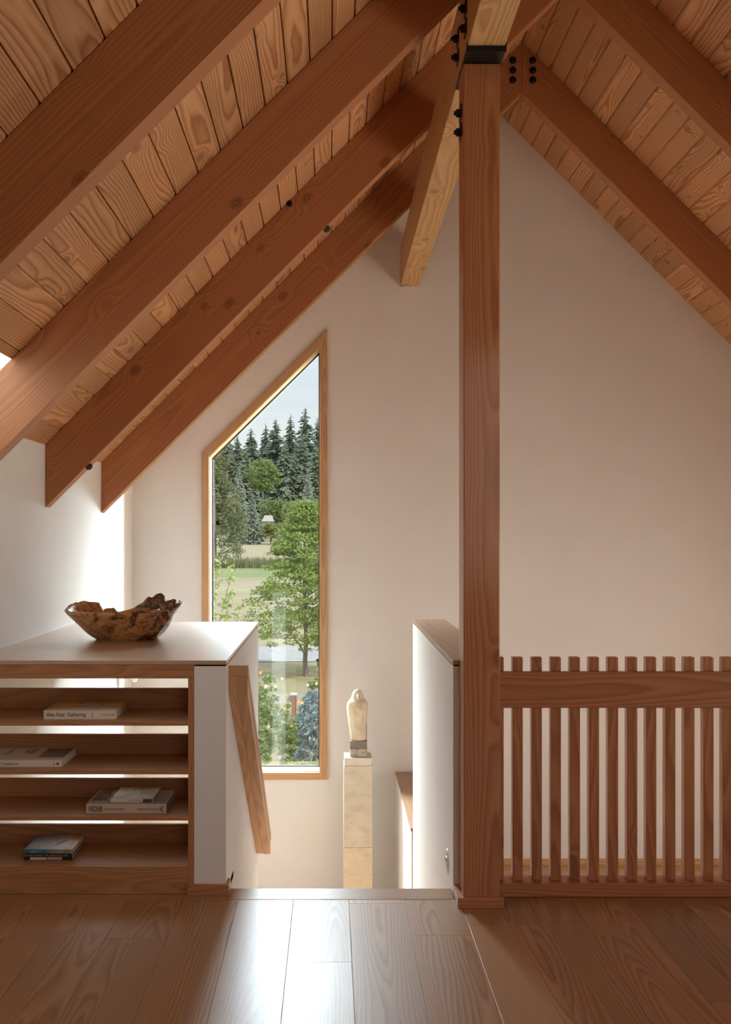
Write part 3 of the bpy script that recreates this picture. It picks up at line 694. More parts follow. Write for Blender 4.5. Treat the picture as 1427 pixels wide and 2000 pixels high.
mb = MB(); mb.box(sx0, sx1 - .001, YS + .002, YS + .123, zb1 + .0005, zb2); mb.build('upper_stone', mottled('grey_stone', [(.35, (.20, .17, .13)), (.65, (.30, .26, .21))], 24, 5, .7, (.5, 1, 3), .4), bird, bevel=.004)
def alabaster():
    m, nt, b, o = new_mat('alabaster'); tc = N(nt, 'ShaderNodeTexCoord').outputs['Object']
    n = noise(nt, VM(nt, 'MULTIPLY', tc, (1, 1, .7)), 11, 4, .5, None, 1.0)
    L(nt, ramp(nt, n, [(.30, (.58, .43, .25)), (.40, (.68, .55, .36)), (.50, (.72, .64, .48)), (.66, (.78, .74, .64))]), b.inputs['Base Color'])
    b.inputs['Roughness'].default_value = .22; b.inputs['Subsurface Weight'].default_value = .25; b.inputs['Subsurface Radius'].default_value = (.02, .012, .006); b.inputs['Subsurface Scale'].default_value = .6
    return m
prof = [(1400, 500, 832), (1370, 488, 840), (1300, 480, 838), (1200, 468, 836), (1100, 455, 838), (1000, 440, 845), (900, 425, 855), (800, 412, 868), (720, 404, 876), (660, 404, 875), (600, 418, 866), (560, 440, 846), (520, 472, 815), (490, 498, 790), (460, 510, 778), (420, 520, 768), (380, 532, 757), (350, 546, 746), (325, 563, 731), (305, 586, 709), (292, 612, 686), (285, 636, 664)]
mb = MB(); NB = 36; vs = []; zc0 = YS + .062
for (y, xa, xb) in prof:
    py = 1320 + y / 11.11; xa_, xb_ = 640 + xa / 11.11, 640 + xb / 11.11
    cx_, rx = pX((xa_ + xb_) / 2, YS + .05), (pX(xb_, YS + .05) - pX(xa_, YS + .05)) / 2
    z = pZ(py, YS + .05)
    t = (1400 - y) / 1112
    ry = rx * (1.0 if t < .75 else 1.1); yc = zc0 + (.012 if t > .3 else .0) - (.018 * max(0, (t - .78) / .22))
    for a in range(NB):
        an = 2 * PI * a / NB; ca, sa = math.cos(an), math.sin(an)
        e = .95
        xx = math.copysign(abs(ca) ** e, ca); yy = math.copysign(abs(sa) ** e, sa)
        fold = 1.0
        if .18 < t < .72 and sa < 0: fold = 1 - .07 * math.exp(-((abs(ca) - .62) / .09) ** 2)     # crease where the wings meet the breast
        if t <= .18 and sa < 0: fold = 1 - .06 * math.exp(-(ca / .1) ** 2)
        vs.append(Vector((cx_ + xx * rx * fold, yc + yy * ry * fold, z)))
n = len(prof)
fs = [(k * NB + a, k * NB + (a + 1) % NB, (k + 1) * NB + (a + 1) % NB, (k + 1) * NB + a) for k in range(n - 1) for a in range(NB)]
fs += [tuple(range(NB)), tuple(range((n - 1) * NB, n * NB))]
mb.add(vs, fs); ALA = alabaster()
o = mb.build('bird_body', ALA, bird, smooth=True); ss = o.modifiers.new('smooth', 'SUBSURF'); ss.levels = 1; ss.render_levels = 2
bx = pX(640 + 655 / 11.11, YS); mb = MB()
bz1, bz0 = pZ(1320 + 405 / 11.11, YS), pZ(1320 + 530 / 11.11, YS)
mb.add([(bx - .012, zc0 - .050, bz1 - .008), (bx + .012, zc0 - .060, bz1 - .008), (bx, zc0 - .060, bz1 + .006), (bx, zc0 - .092, bz1 - .016), (bx + .003, zc0 - .078, bz0), (bx + .009, zc0 - .062, bz0 + .012), (bx - .006, zc0 - .062, bz0 + .012)],
       [(0, 2, 3), (2, 1, 3), (0, 3, 4, 6), (3, 1, 5, 4), (6, 4, 5), (0, 6, 5, 1), (0, 1, 2)])
mb.build('beak', plain('beak_grey', (.62, .60, .56), .3), bird, smooth=False)
mb = MB(); mb.prism([(pX(712, YS), zb2), (pX(716.8, YS), zb2), (pX(716.8, YS), pZ(1418, YS)), (pX(714.8, YS), pZ(1407, YS)), (pX(711, YS), pZ(1412, YS))], 'y', YS + .06, YS + .115); mb.build('stone_prop', mottled('prop_stone', [(.4, (.17, .14, .10)), (.6, (.25, .21, .16))], 20, 4, .8), bird, bevel=.003)

# ------------------------------------------------------------------ outdoors
GZ = -3.2
def gz(Y):
    pts = [(-60, GZ), (140, GZ), (215, -3.0), (330, .2), (420, 13), (650, 40), (900, 60)]
    return interp(pts, Y)
def ground(name, Y0, Y1, mat, label=None, dz=0, curve=0):
    mb = MB(); n = max(1, int((Y1 - Y0) / 20)); W = 60 + Y1 * .55
    vs = []; fs = []
    for i in range(n + 1):
        Y = Y0 + (Y1 - Y0) * i / n
        vs += [(-W, Y - curve * W, gz(Y) + dz), (W, Y + curve * W, gz(Y) + dz)]
    fs = [(2 * i, 2 * i + 1, 2 * i + 3, 2 * i + 2) for i in range(n)]
    mb.add(vs, fs); o = mb.build(name, mat, None, origin=(0, Y0, 0)); return struct(o)
DRY = mottled('dry_lawn', [(.3, (.22, .21, .085)), (.45, (.30, .255, .13)), (.6, (.36, .31, .18)), (.75, (.20, .24, .07))], .5, 6, .9, (1, .7, 1))
TAN = mottled('mown_field', [(.32, (.34, .29, .17)), (.5, (.43, .36, .235)), (.7, (.36, .345, .19))], .22, 6, .95, (.5, 1.6, 1))
GREENF = mottled('green_field', [(.3, (.20, .26, .09)), (.7, (.31, .33, .15))], .3, 5, .95, (.4, 1.4, 1))
GRAVEL = mottled('gravel', [(.3, (.36, .355, .35)), (.7, (.47, .46, .455))], 3, 6, .95)
ground('ground_lawn', -60, 38.5, DRY); ground('ground_field', 38.5, 110, TAN); ground('ground_meadow', 110, 142, GREENF); ground('ground_pasture', 142, 340, TAN); ground('ground_hill', 340, 900, mottled('forest_floor', [(.3, (.05, .07, .03)), (.7, (.09, .11, .045))], .2, 4, .95))
ground('driveway_gravel', 36.8, 42.0, GRAVEL, dz=.02, curve=.035)

BARK = mottled('bark', [(.3, (.14, .115, .09)), (.7, (.27, .235, .20))], 14, 5, .9, (1, 1, .25))
def conifer_mb(rnd, lv=34, br=11, droop=.35, H_=1.0, Rr=.2, core=True, tip=.03, ragged=.35):
    mb = MB()
    for i in range(lv):
        t = i / (lv - 1); z = H_ * (.10 + .90 * t)
        L_ = Rr * ((1 - t) ** .8 + tip) 
        nb = max(4, int(br * (1 - t * .55)))
        for k in range(nb):
            an = 2 * PI * (k + rnd.random()) / nb + i * 1.3; l = L_ * rnd.uniform(1 - ragged, 1.08); zz = z + rnd.uniform(-.5, .5) * H_ / lv
            d = Vector((math.cos(an), math.sin(an), 0)); s = Vector((-d.y, d.x, 0)); w = l * rnd.uniform(.22, .34)
            p0 = Vector((0, 0, zz)); p1 = d * l * .5 + Vector((0, 0, zz - l * droop * .25)); p2 = d * l + Vector((0, 0, zz - l * droop + l * .08))
            up = Vector((0, 0, l * .06)); dn = Vector((0, 0, -l * .28))
            c = rnd.random()
            mb.add([p0, p1 + s * w + dn * .4, p2, p1 - s * w + dn * .4, p1 + up], [(0, 1, 4), (1, 2, 4), (2, 3, 4), (3, 0, 4)], None, c)
            mb.add([p1 + up, p1 + s * w * .8 + dn, p2 + s * w * .35 + dn * .7, p2, p2 - s * w * .35 + dn * .8, p1 - s * w * .8 + dn], [(0, 1, 2, 3), (0, 3, 4, 5)], None, c * .7)
    if core:
        mb.cyl((0, 0, H_ * .12), (0, 0, H_ * .96), Rr * .42, .002, 9, 0.0)  # filler cone in the darkest tone, added to block light inside the crown
    return mb
FIRS = [leafy('fir_needles_hazed', (.13, .175, .14), (.20, .25, .19), .12), leafy('fir_needles_olive', (.175, .22, .15), (.25, .295, .19), .12), leafy('spruce_needles_grey', (.21, .24, .19), (.32, .35, .29), .12)]  # fir tones lightened and greyed: distance haze mixed into the colour
def make_copy(pro, loc, sc_, rz, label, group):
    r = pro.copy(); COL.objects.link(r); r.location = loc; r.scale = sc_; r.rotation_euler = (0, 0, rz)
    r['label'] = label
    if group: r['group'] = group
    for ch in pro.children:
        c = ch.copy(); COL.objects.link(c); c.parent = r
    return r
def conifer_proto(name, mat, seed, label, **kw):
    r = thing(name, (0, 0, 0), label, 'tree')
    conifer_mb(random.Random(seed), **kw).build('foliage', mat, r, fix=False)
    mb = MB(); mb.cyl((0, 0, 0), (0, 0, .9), .014, .003, 8); mb.build('trunk', BARK, r)
    return r
def place(ob, px_, ytop, Y, base=None, wpx=None, rz=0, Rr=.2):
    z0 = gz(Y) if base is None else base
    ht = pZ(ytop, Y) - z0; w = (wpx * Y / F / 2 / Rr) if wpx else ht
    ob.location = (pX(px_, Y), Y, z0 - .02); ob.scale = (w, w, ht); ob.rotation_euler = (0, 0, rz)
ordn = ['first', 'second', 'third', 'fourth', 'fifth', 'sixth', 'seventh', 'eighth', 'ninth', 'tenth', 'eleventh', 'twelfth']
back = [(398, 850, 60), (440, 838, 60), (463, 845, 48), (490, 833, 56), (519, 825, 46), (538, 815, 62), (567, 806, 50), (596, 792, 64), (620, 812, 46), (646, 800, 60)]
protoA = None
gfo = 'tall firs along the skyline'
A = [None, None]
for i, (x, yt, w) in enumerate(back):
    lab = 'tall dark fir on the skyline, %s from the left of that row' % ordn[i]
    v = i % 2
    if A[v] is None: A[v] = conifer_proto('fir_tree', FIRS[0], 5 + v, lab, lv=36, br=11, Rr=.2, ragged=.45); A[v]['group'] = gfo; ob = A[v]
    else: ob = make_copy(A[v], (0, 0, 0), (1, 1, 1), 0, lab, gfo)
    place(ob, x, yt, 430 + (i * 37 % 50), wpx=w * 1.55, rz=i * 1.1)
gmid = 'lighter firs in front of the skyline row'
mid = [(420, 868, 70), (452, 880, 60), (480, 872, 60), (556, 862, 62), (590, 848, 66), (575, 880, 60), (618, 862, 60), (640, 880, 60), (545, 895, 56), (607, 900, 50)]
mid.sort()
B = None
for i, (x, yt, w) in enumerate(mid):
    lab = 'lighter green fir in front of the skyline firs, %s from the left' % ordn[i]
    if B is None: B = conifer_proto('fir_tree', FIRS[1], 9, lab, lv=32, br=12, Rr=.22, ragged=.4); B['group'] = gmid; ob = B
    else: ob = make_copy(B, (0, 0, 0), (1, 1, 1), 0, lab, gmid)
    place(ob, x, yt, 372 + (i * 23 % 36), wpx=w * 1.5, rz=i * .9, Rr=.22)
S = conifer_proto('spruce_tree', FIRS[2], 21, 'grey-green spruce left of the round leafy tree, before the forest', lv=34, br=12, Rr=.2, ragged=.3); place(S, 468, 905, 300, wpx=52)
ob = make_copy(S, (0, 0, 0), (1, 1, 1), 0, 'shorter grey spruce right below the taller grey-green spruce, beside the grey roof', None); place(ob, 492, 955, 285, wpx=46, rz=2)
ob = make_copy(S, (0, 0, 0), (1, 1, 1), 0, 'small pale spruce at the right edge of the window, before the forest', None); place(ob, 601, 913, 340, wpx=44, rz=1)

def leaves_mb(rnd, clusters, per, size, flat=.5, droop=0.0, inner=None):
    mb = MB()
    for (c, r) in clusters:
        for k in range(per):
            d = Vector((rnd.gauss(0, 1), rnd.gauss(0, 1), rnd.gauss(0, 1))); d = d.normalized() * (rnd.random() ** .4)
            p = Vector(c) + Vector((d.x * r, d.y * r, d.z * r * flat - droop * (d.x * d.x + d.y * d.y) * r))
            a = Vector((rnd.uniform(-1, 1), rnd.uniform(-1, 1), rnd.uniform(-.6, .6))).normalized(); b = a.cross(Vector((rnd.uniform(-1, 1), rnd.uniform(-1, 1), rnd.uniform(-1, 1)))).normalized()
            s = size * rnd.uniform(.6, 1.25)
            mb.add([p - a * s, p + b * s * .45, p + a * s, p - b * s * .45], [(0, 1, 2), (0, 2, 3)], None, rnd.random())
    return mb
def crown(rnd, n, c, rad, shell=.55, r=(.18, .3)):
    out = []
    for i in range(n):
        d = Vector((rnd.gauss(0, 1), rnd.gauss(0, 1), rnd.gauss(0, 1))).normalized() * rnd.uniform(shell, 1)
        out.append((Vector(c) + Vector((d.x * rad[0], d.y * rad[1], d.z * rad[2])), max(rad) * rnd.uniform(*r)))
    return out
def leaf_tree(name, loc, label, cat, mat, clusters, per, size, flat=.6, seed=1, trunk=None, droop=0, group=None, core=None):
    t = thing(name, loc, label, cat, group)
    rnd = random.Random(seed); o = Vector(loc)
    mb = leaves_mb(rnd, clusters, per, size, flat, droop)
    mb.build('foliage', mat, t, fix=False)
    mb = MB()
    for tr in (trunk or []): mb.tube([Vector(p) for p in tr[0]], tr[1], 8)
    if trunk: mb.build('trunk', BARK, t)
    return t
# round leafy tree below the skyline
rn = random.Random(4); Y = 350; c = P(513, 930, Y); rr = 33 * Y / F
leaf_tree('leafy_tree', (c.x, Y, gz(Y)), 'round bright green leafy tree standing out before the dark firs', 'tree', leafy('round_tree_leaves', (.20, .28, .085), (.32, .40, .16), .25), crown(rn, 75, c, (rr, rr, rr * 1.05), .4, (.2, .32)), 60, .5, .8, 3, [([(c.x, Y, gz(Y)), (c.x, Y, c.z)], [.5, .3])])
# bushes and hedge trees in the middle distance
def bush(px0, px1, y0, y1, Y, label, cols, seed, n=40, leaf=.3, name='bush', cat='bush', group=None, per=45):
    rnd = random.Random(seed); c = P((px0 + px1) / 2, (y0 + y1) / 2, Y); rx = (px1 - px0) / 2 * Y / F; rz = (y1 - y0) / 2 * Y / F
    zb = min(gz(Y), c.z - rz)
    return leaf_tree(name, (c.x, Y, gz(Y)), label, cat, leafy(name + '_leaves', cols[0], cols[1], .25), crown(rnd, n, c, (rx * .85, max(rx * .6, rz), rz * .8), .3, (.3, .45) if abs(rx - rz) < rx * .7 else (.2, .3)), per, leaf, .8, seed,
                     [([(c.x, Y, gz(Y) - .05), (c.x + .05, Y, c.z)], [.12 * max(rx, .5), .05 * max(rx, .5)])])
G1 = ((.17, .23, .085), (.28, .34, .14)); G2 = ((.24, .29, .10), (.37, .40, .17)); G3 = ((.12, .18, .085), (.20, .26, .12))
bush(498, 572, 966, 1030, 330, 'broad green tree behind the grey house roof', G1, 31, 60, .5, 'leafy_tree', 'tree')
bush(545, 602, 968, 1050, 322, 'yellow-green tree behind the maple top, right of the grey house roof', G2, 32, 50, .5, 'leafy_tree', 'tree')
bush(585, 660, 966, 1050, 335, 'dull green tree at the right window edge below the firs', G1, 33, 50, .5, 'leafy_tree', 'tree')
bush(450, 500, 985, 1050, 318, 'small dark tree just right of the big cedar', G3, 34, 40, .5, 'leafy_tree', 'tree')
bush(478, 520, 1017, 1056, 290, 'rounded green bush under the grey house roof', G1, 35, 36, .4)
bush(508, 550, 1016, 1056, 284, 'yellow-green bush under the grey roof, behind the meadow edge', G2, 36, 36, .4)
bush(540, 600, 1014, 1058, 280, 'light green bush behind the maple crown at the meadow edge', G1, 37, 36, .4)
# tall grass strip between the meadows
rnd = random.Random(8); mb = MB()
for i in range(2600):
    x = rnd.uniform(-22, 6); Y = rnd.uniform(141, 150); hgt = rnd.uniform(.7, 1.7); a = rnd.uniform(0, PI); w = .12
    p = Vector((x, Y, GZ + .05)); s = Vector((math.cos(a), math.sin(a), 0)) * w
    mb.add([p - s, p + s, p + Vector((rnd.uniform(-.3, .3), 0, hgt))], [(0, 1, 2)], None, rnd.random())
o = mb.build('tall_grass', leafy('reed_leaves', (.17, .21, .09), (.30, .29, .17), .3), None, fix=False); tag(o, 'strip of tall rough grass between the two mown fields', 'grass', None, 'stuff')
# house far behind
hs = thing('house', (pX(522, 305), 305, gz(305)), 'small house with pale grey roof between the far bushes', 'house')
hx, hz = pX(522, 305), pZ(1018, 305)
mb = MB(); mb.box(hx - 1.4, hx + 1.6, 303.4, 308.6, gz(305) - .3, hz + .1); mb.build('wall', plain('house_wall', (.35, .32, .29), .8), hs)
mb = MB(); mb.add([(hx - 1.7, 303, hz - .1), (hx + 1.9, 303, hz - .1), (hx + 1.4, 306, hz + 1.8), (hx - .9, 306, hz + 1.8), (hx - 1.7, 309, hz - .1), (hx + 1.9, 309, hz - .1)], [(0, 1, 2, 3), (3, 2, 5, 4), (0, 3, 4), (1, 5, 2), (0, 4, 5, 1)]); mb.build('roof', plain('house_roof', (.42, .39, .38), .8), hs)
# cedar at the left
rnd = random.Random(12); Y = 170; cl = []
for i in range(170):
    t = rnd.random() ** .8; an = rnd.uniform(0, 2 * PI); R0 = 72 * Y / F * (1.05 - t) ** .55 * rnd.uniform(.55, 1)
    zz = pZ(1098, Y) + t * (pZ(880, Y) - pZ(1098, Y))
    cl.append((Vector((pX(418, Y) + math.cos(an) * R0, Y + math.sin(an) * R0, zz)), rnd.uniform(.7, 1.25)))
leaf_tree('cedar_tree', (pX(418, Y), Y, gz(Y)), 'big drooping cedar at the left edge of the window beyond the meadow', 'tree', leafy('cedar_leaves', (.17, .21, .11), (.28, .30, .15), .2), cl, 75, .26, 1.5, 5, [([(pX(418, Y), Y, gz(Y)), (pX(418, Y), Y, pZ(900, Y))], [.45, .1])], .6)
# maple on the lawn
Y = 33.0; mx = pX(596, Y); zb = GZ; rnd = random.Random(15); cl = []
ztop, zlow = pZ(978, Y), pZ(1262, Y); hcr = ztop - zlow
for i in range(440):
    t = rnd.random() ** .9
    prof_ = interp([(0, .55), (.12, 1.0), (.3, 1.0), (.55, .72), (.8, .45), (1, .10)], t)
    an = rnd.uniform(0, 2 * PI); q = rnd.uniform(.15, 1) ** .6
    R0 = 118 * Y / F * prof_ * q * (1 if math.cos(an) < 0 else .85)
    cl.append((Vector((mx + math.cos(an) * R0, Y + math.sin(an) * R0, zlow + t * hcr + rnd.uniform(-.08, .08) - .12 * q)), rnd.uniform(.24, .42)))
tr = [([(mx + .02, Y, zb - .02), (mx - .01, Y, zb + .5), (mx + .03, Y, zlow + .2), (mx - .05, Y, zlow + hcr * .5), (mx, Y, ztop - .3)], [.10, .075, .07, .04, .01])]
tr.append(([(mx, Y, pZ(1280, Y)), (mx - .2, Y, pZ(1258, Y)), (mx - .7, Y + .1, pZ(1220, Y))], [.035, .03, .012]))
for i in range(16):
    an = rnd.uniform(0, 2 * PI); z0 = zlow + rnd.uniform(.0, .7) * hcr
    tr.append(([(mx, Y, z0), (mx + math.cos(an) * .6, Y + math.sin(an) * .6, z0 + .25), (mx + math.cos(an) * 1.2, Y + math.sin(an) * 1.2, z0 + .4)], [.025, .018, .008]))
leaf_tree('maple_tree', (mx, Y, GZ), 'young bright green maple on the lawn beyond the window', 'tree', leafy('maple_leaves', (.24, .33, .085), (.42, .49, .18), .35), cl, 58, .06, .32, 6, tr, .25)
# small pale sapling close to the house, left
Y = 15.0; sx_ = pX(425, Y); rnd = random.Random(19); cl = []; tr = []
for (a_, b_, n_) in (((405, 1330), (428, 1095), 9), ((412, 1330), (455, 1110), 7), ((400, 1330), (412, 1150), 5), ((430, 1340), (448, 1165), 7), ((440, 1340), (470, 1185), 6)):
    p0, p1 = P(a_[0], a_[1], Y), P(b_[0], b_[1], Y); tr.append(([p0, (p0 + p1) / 2 + Vector((-.05, 0, 0)), p1], [.012, .008, .003]))
    for k in range(n_):
        f = 1 - k / n_ * .75; cl.append((p0.lerp(p1, f) + Vector((rnd.uniform(-.06, .06), rnd.uniform(-.1, .1), 0)), .09))
tr.append(([(sx_, Y, GZ - .02), (sx_, Y, -1.2), tuple(P(405, 1330, Y))], [.03, .02, .012])); tr.append(([(sx_, Y, -1.2), tuple(P(440, 1340, Y))], [.018, .012])); tr.append(([(sx_, Y, -1.2), tuple(P(412, 1330, Y))], [.018, .012])); 
leaf_tree('sapling', (sx_, Y, GZ), 'thin sapling with pale yellow-green leaves close outside the lower left of the window', 'tree', leafy('sapling_leaves', (.26, .33, .09), (.44, .48, .24), .35), cl, 15, .045, .8, 8, tr)
# rose shrubs
def rose(px0, px1, y0, y1, Y, label, seed, blooms, cols, n=46, leaf=.035):
    rnd = random.Random(seed); c = P((px0 + px1) / 2, (y0 + y1) / 2, Y); rx = (px1 - px0) / 2 * Y / F; rz = (y1 - y0) / 2 * Y / F
    cl = crown(rnd, n, c, (rx * .9, rx, rz * .95), .3, (.14, .26) if rz < rx * 2 else (.07, .13))
    t = leaf_tree('rose_bush', (c.x, Y, GZ), label, 'bush', leafy('rose_leaves', *cols, .3), cl, 40, leaf, .8, seed, [([(c.x, Y, GZ - .02), (c.x, Y, c.z - rz * .3), (c.x + .1, Y, c.z + rz * .5)], [.03, .02, .008])])
    for (bx_, by_, col) in blooms:
        p = P(bx_, by_, Y - rx * .8); mb = MB()
        for k in range(9):
            a = k * 2.4; r_ = .006 + .002 * k; d = Vector((math.cos(a), -.5, math.sin(a))) * r_
            s = Vector((-math.sin(a), 0, math.cos(a))) * .011
            mb.add([p, p + d - s, p + d * 1.9, p + d + s], [(0, 1, 2), (0, 2, 3)])
        mb.build('blossom', plain('petal', col, .6), t, fix=False)
RC = ((.15, .21, .07), (.33, .37, .17))
rose(488, 548, 1312, 1500, 15.5, 'tall rose bush with pale leaves, left of the blue spruce below the window', 41, [(509, 1313, (.7, .25, .08)), (523, 1420, (.7, .6, .55)), (538, 1340, (.75, .35, .2)), (551, 1325, (.7, .3, .2)), (519, 1340, (.75, .7, .65))], RC, 150, .045)
rose(540, 580, 1365, 1520, 17.0, 'rose bush with orange blooms between the tall rose bush and the blue spruce', 42, [(557, 1362, (.85, .25, .05)), (584, 1369, (.8, .3, .08)), (556, 1384, (.75, .35, .12)), (590, 1372, (.8, .4, .15))], RC, 80, .04)
rose(596, 650, 1318, 1372, 21.0, 'rose bush with white blooms behind the fence at the right window edge', 43, [(601, 1337, (.8, .78, .75)), (618, 1335, (.8, .78, .72)), (617, 1346, (.75, .3, .1))], ((.22, .27, .09), (.36, .38, .18)), 34)
rose(535, 640, 1480, 1560, 14.0, 'low mixed green shrub under the blue spruce just outside the sill', 44, [(546, 1478, (.6, .2, .2))], RC, 50)
# blue spruce
BLUE = leafy('blue_needles', (.23, .31, .33), (.42, .51, .53), .1)
bs_ = thing('spruce_tree', (pX(612, 17.5), 17.5, GZ), 'pale blue spruce close below the window at its lower right', 'tree')
rnd = random.Random(23); mb = MB(); Y = 17.5; zt_, x0_ = pZ(1352, Y), pX(614, Y)
hh = zt_ - GZ
for i in range(760):
    t = rnd.random() ** .75; z = GZ + .15 + t * (hh - .15); Rr_ = .78 * (1 - t) ** .62 + .03; an = rnd.uniform(0, 2 * PI)
    l = Rr_ * rnd.uniform(.55, 1.05); tip_ = Vector((x0_ + math.cos(an) * l, Y + math.sin(an) * l, z)); root_ = Vector((x0_ + math.cos(an) * l * .5, Y + math.sin(an) * l * .5, z - l * .08))
    for k in range(26):
        f = rnd.uniform(.0, 1); b_ = root_.lerp(tip_, f); d = (tip_ - root_).normalized() * rnd.uniform(.2, 1) + Vector((rnd.gauss(0, .6), rnd.gauss(0, .6), rnd.gauss(.15, .5)))
        d = d.normalized() * rnd.uniform(.06, .11); s = d.cross(Vector((rnd.random(), rnd.random(), rnd.random()))).normalized() * .015
        mb.add([b_ - s, b_ + s, b_ + d], [(0, 1, 2)], None, rnd.random())
mb.build('foliage', BLUE, bs_, fix=False); mb = MB(); mb.cyl((x0_, Y, GZ - .02), (x0_, Y, zt_ - .1), .06, .01, 8); mb.build('trunk', BARK, bs_)
# fence with rails and a post
Y = 23.0; fn = thing('garden_fence', (pX(580, Y), Y, GZ), 'grey board garden fence with a brown post behind the rose bushes', 'fence')
zf = pZ(1358, Y)
mb = MB(); mb.cyl; mb.box(pX(500, Y), pX(660, Y), Y, Y + .03, zf - .16, zf, (1, 0, 0)); mb.build('top_rail', plain('weathered_board', (.40, .40, .41), .9), fn)
mb = MB(); mb.box(pX(500, Y), pX(660, Y), Y, Y + .03, zf - .62, zf - .42, (1, 0, 0)); mb.build('lower_rail', plain('weathered_board_low', (.38, .38, .40), .9), fn)
for xx in (515, 574, 645):
    mb = MB(); xc = pX(xx, Y); mb.box(xc - .055, xc + .055, Y - .12, Y - .01, GZ - .01, zf + .02, (0, 0, 1)); mb.build('post', plain('brown_paint', (.21, .105, .08), .8), fn)
    mb = MB(); mb.box(xc - .075, xc + .075, Y - .14, Y + .01, zf + .02, zf + .06); mb.build('post_cap', plain('grey_cap', (.55, .56, .58), .7), fn)
# path light by the driveway
Y = 35.5; c = P(620.5, 1293, Y); pl = thing('path_light', (c.x, Y, GZ), 'small dark path light beside the gravel drive', 'path light')
mb = MB(); mb.cyl((c.x, Y, GZ), (c.x, Y, GZ + .2), .018, .018, 8); mb.build('stake', BLACK, pl); mb = MB(); mb.cyl((c.x, Y, GZ + .2), (c.x, Y, GZ + .27), .09, .03, 12); mb.build('lamp_head', BLACK, pl)
# power lines before the forest
for k, yy in enumerate((967, 973)):
    mb = MB(); Yw = 262; pts = [Vector((pX(x, Yw), Yw, pZ(yy, Yw) - .02 * (1 - ((x - 560) / 200) ** 2))) for x in range(360, 780, 30)]
    mb.tube(pts, .03, 5); o = mb.build('power_line', plain('wire', (.05, .05, .05)), None); tag(o, '%s of the two thin power lines crossing before the forest' % ('upper' if k == 0 else 'lower'), 'power line', 'power lines')

# ------------------------------------------------------------------ sky and light
w = bpy.data.worlds.new('sky'); sc.world = w; w.use_nodes = True; nt = w.node_tree; nt.nodes.clear()
o = N(nt, 'ShaderNodeOutputWorld'); bg = N(nt, 'ShaderNodeBackground'); L(nt, bg.outputs[0], o.inputs[0])
tc = N(nt, 'ShaderNodeTexCoord').outputs['Generated']; sp = N(nt, 'ShaderNodeSeparateXYZ'); L(nt, tc, sp.inputs[0]); z = sp.outputs[2]
cl_ = noise(nt, VM(nt, 'MULTIPLY', tc, (2.0, 2.0, 22)), 2.2, 4, .5)
low = mixc(nt, maprange(nt, cl_, .40, .62, 0, 1), (.64, .69, .76), (.72, .735, .76))
up = maprange(nt, z, .16, .34, 0, 1)
hi = mixc(nt, up, low, (.85, .95, 1.12))
col = mixc(nt, maprange(nt, z, -.02, .0, 0, 1), (.25, .26, .18), hi)
L(nt, col, bg.inputs[0]); bg.inputs[1].default_value = 1.0
sun = bpy.data.lights.new('sun', 'SUN'); sun.energy = 2.6; sun.angle = .02; sun.color = (1, .93, .82)
so = bpy.data.objects.new('sun', sun); COL.objects.link(so); so.rotation_euler = Vector((-.42, .62, -.75)).to_track_quat('-Z', 'Y').to_euler()
def portal(name, loc, rx, sx_, sy_):
    d = bpy.data.lights.new(name, 'AREA'); d.shape = 'RECTANGLE'; d.size = sx_; d.size_y = sy_; d.cycles.is_portal = True
    ob = bpy.data.objects.new(name, d); COL.objects.link(ob); ob.location = loc; ob.rotation_euler = (rx, 0, 0)
portal('portal_gable', ((WX0 + WX1) / 2, YB + WT + .02, (WZ0 + WZR_) / 2), -PI / 2, WX1 - WX0, WZR_ - WZ0)
portal('portal_side', (XR + .17, (RYA + RYB) / 2, (RZA + RZB) / 2), PI / 2, RYB - RYA, RZB - RZA); bpy.data.objects['portal_side'].rotation_euler = (PI / 2, 0, PI / 2)
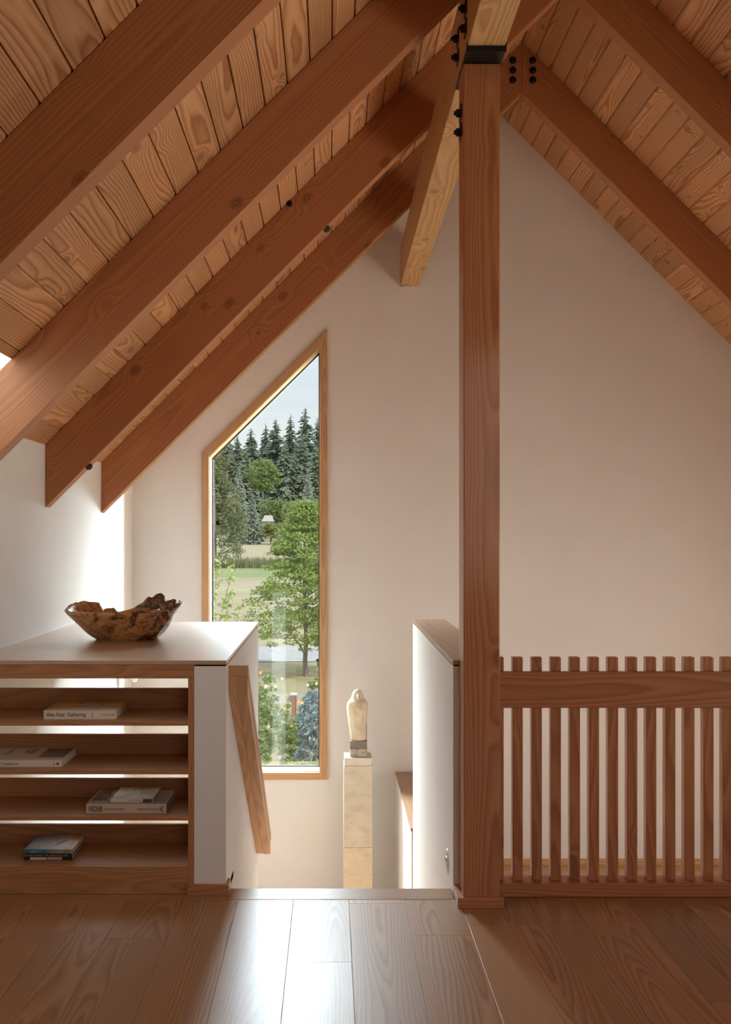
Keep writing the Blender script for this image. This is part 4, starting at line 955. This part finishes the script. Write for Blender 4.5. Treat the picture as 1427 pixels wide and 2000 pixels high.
portal('portal_rear', ((RX0 + RX1) / 2, YREAR - .22, (RZ0 + RZ1) / 2), PI / 2, RX1 - RX0, RZ1 - RZ0)

def area(name, loc, target, w_, h_, watts, col):
    d = bpy.data.lights.new(name, 'AREA'); d.shape = 'RECTANGLE'; d.size = w_; d.size_y = h_; d.energy = watts; d.color = col
    ob = bpy.data.objects.new(name, d); COL.objects.link(ob); ob.location = loc
    ob.rotation_euler = (Vector(target) - Vector(loc)).to_track_quat('-Z', 'Y').to_euler(); return ob
area('fill_gable', (1.0, 11.2, 5.92), (1.0, 7.4, 5.92), 13, 4.6, 17500, (.80, .91, 1.0))  # lamp added outside, above the sightline, to boost light through the gable window
area('daylight_skylight', (-1.7, 3.33, 3.0), (-1.69, 3.33, 0), 1.2, 1.4, 22, (.92, .96, 1.0))
area('fill_loft', (XR + .35, 1.9, .9), (-.6, 3.3, 3.3), 2.3, 1.1, 24, (1.0, .88, .78)).data.spread = math.radians(105)  # added lamp lifting the undersides of the left rafters
area('fill_rear', (1.35, -3.4, 2.2), (1.35, 0, 1.5), 1.7, 2.6, 27, (1.0, .68, .54))  # added warm fill lamp behind the unseen rear window

area('fill_side', (XR + .3, 5.0, -.1), (2.0, 4.7, .5), 1.6, 1.6, 55, (1.0, .87, .82))  # added lamp lighting ceiling and rafters from the lower right
area('fill_landing', (XL - .45, 5.8, -.95), (0, 5.9, -.75), 2.3, .7, 14, (.97, .97, 1.0))  # added lamp brightening the landing and stairwell walls

# ------------------------------------------------------------------ camera and view
cam = bpy.data.cameras.new('camera'); cam.sensor_fit = 'VERTICAL'; cam.sensor_height = 36; cam.sensor_width = 36
cam.lens = 36 * F / 2000; cam.shift_x = (713.5 - CX) / 2000; cam.shift_y = (CY - 1000) / 2000
cam.clip_end = 3000
co = bpy.data.objects.new('camera', cam); COL.objects.link(co); co.location = (0, 0, H); co.rotation_euler = (PI / 2, 0, 0); sc.camera = co
vs_ = sc.view_settings; vs_.view_transform = 'Standard'; vs_.look = 'None'; vs_.gamma = 1; vs_.use_curve_mapping = False; vs_.exposure = 0.45
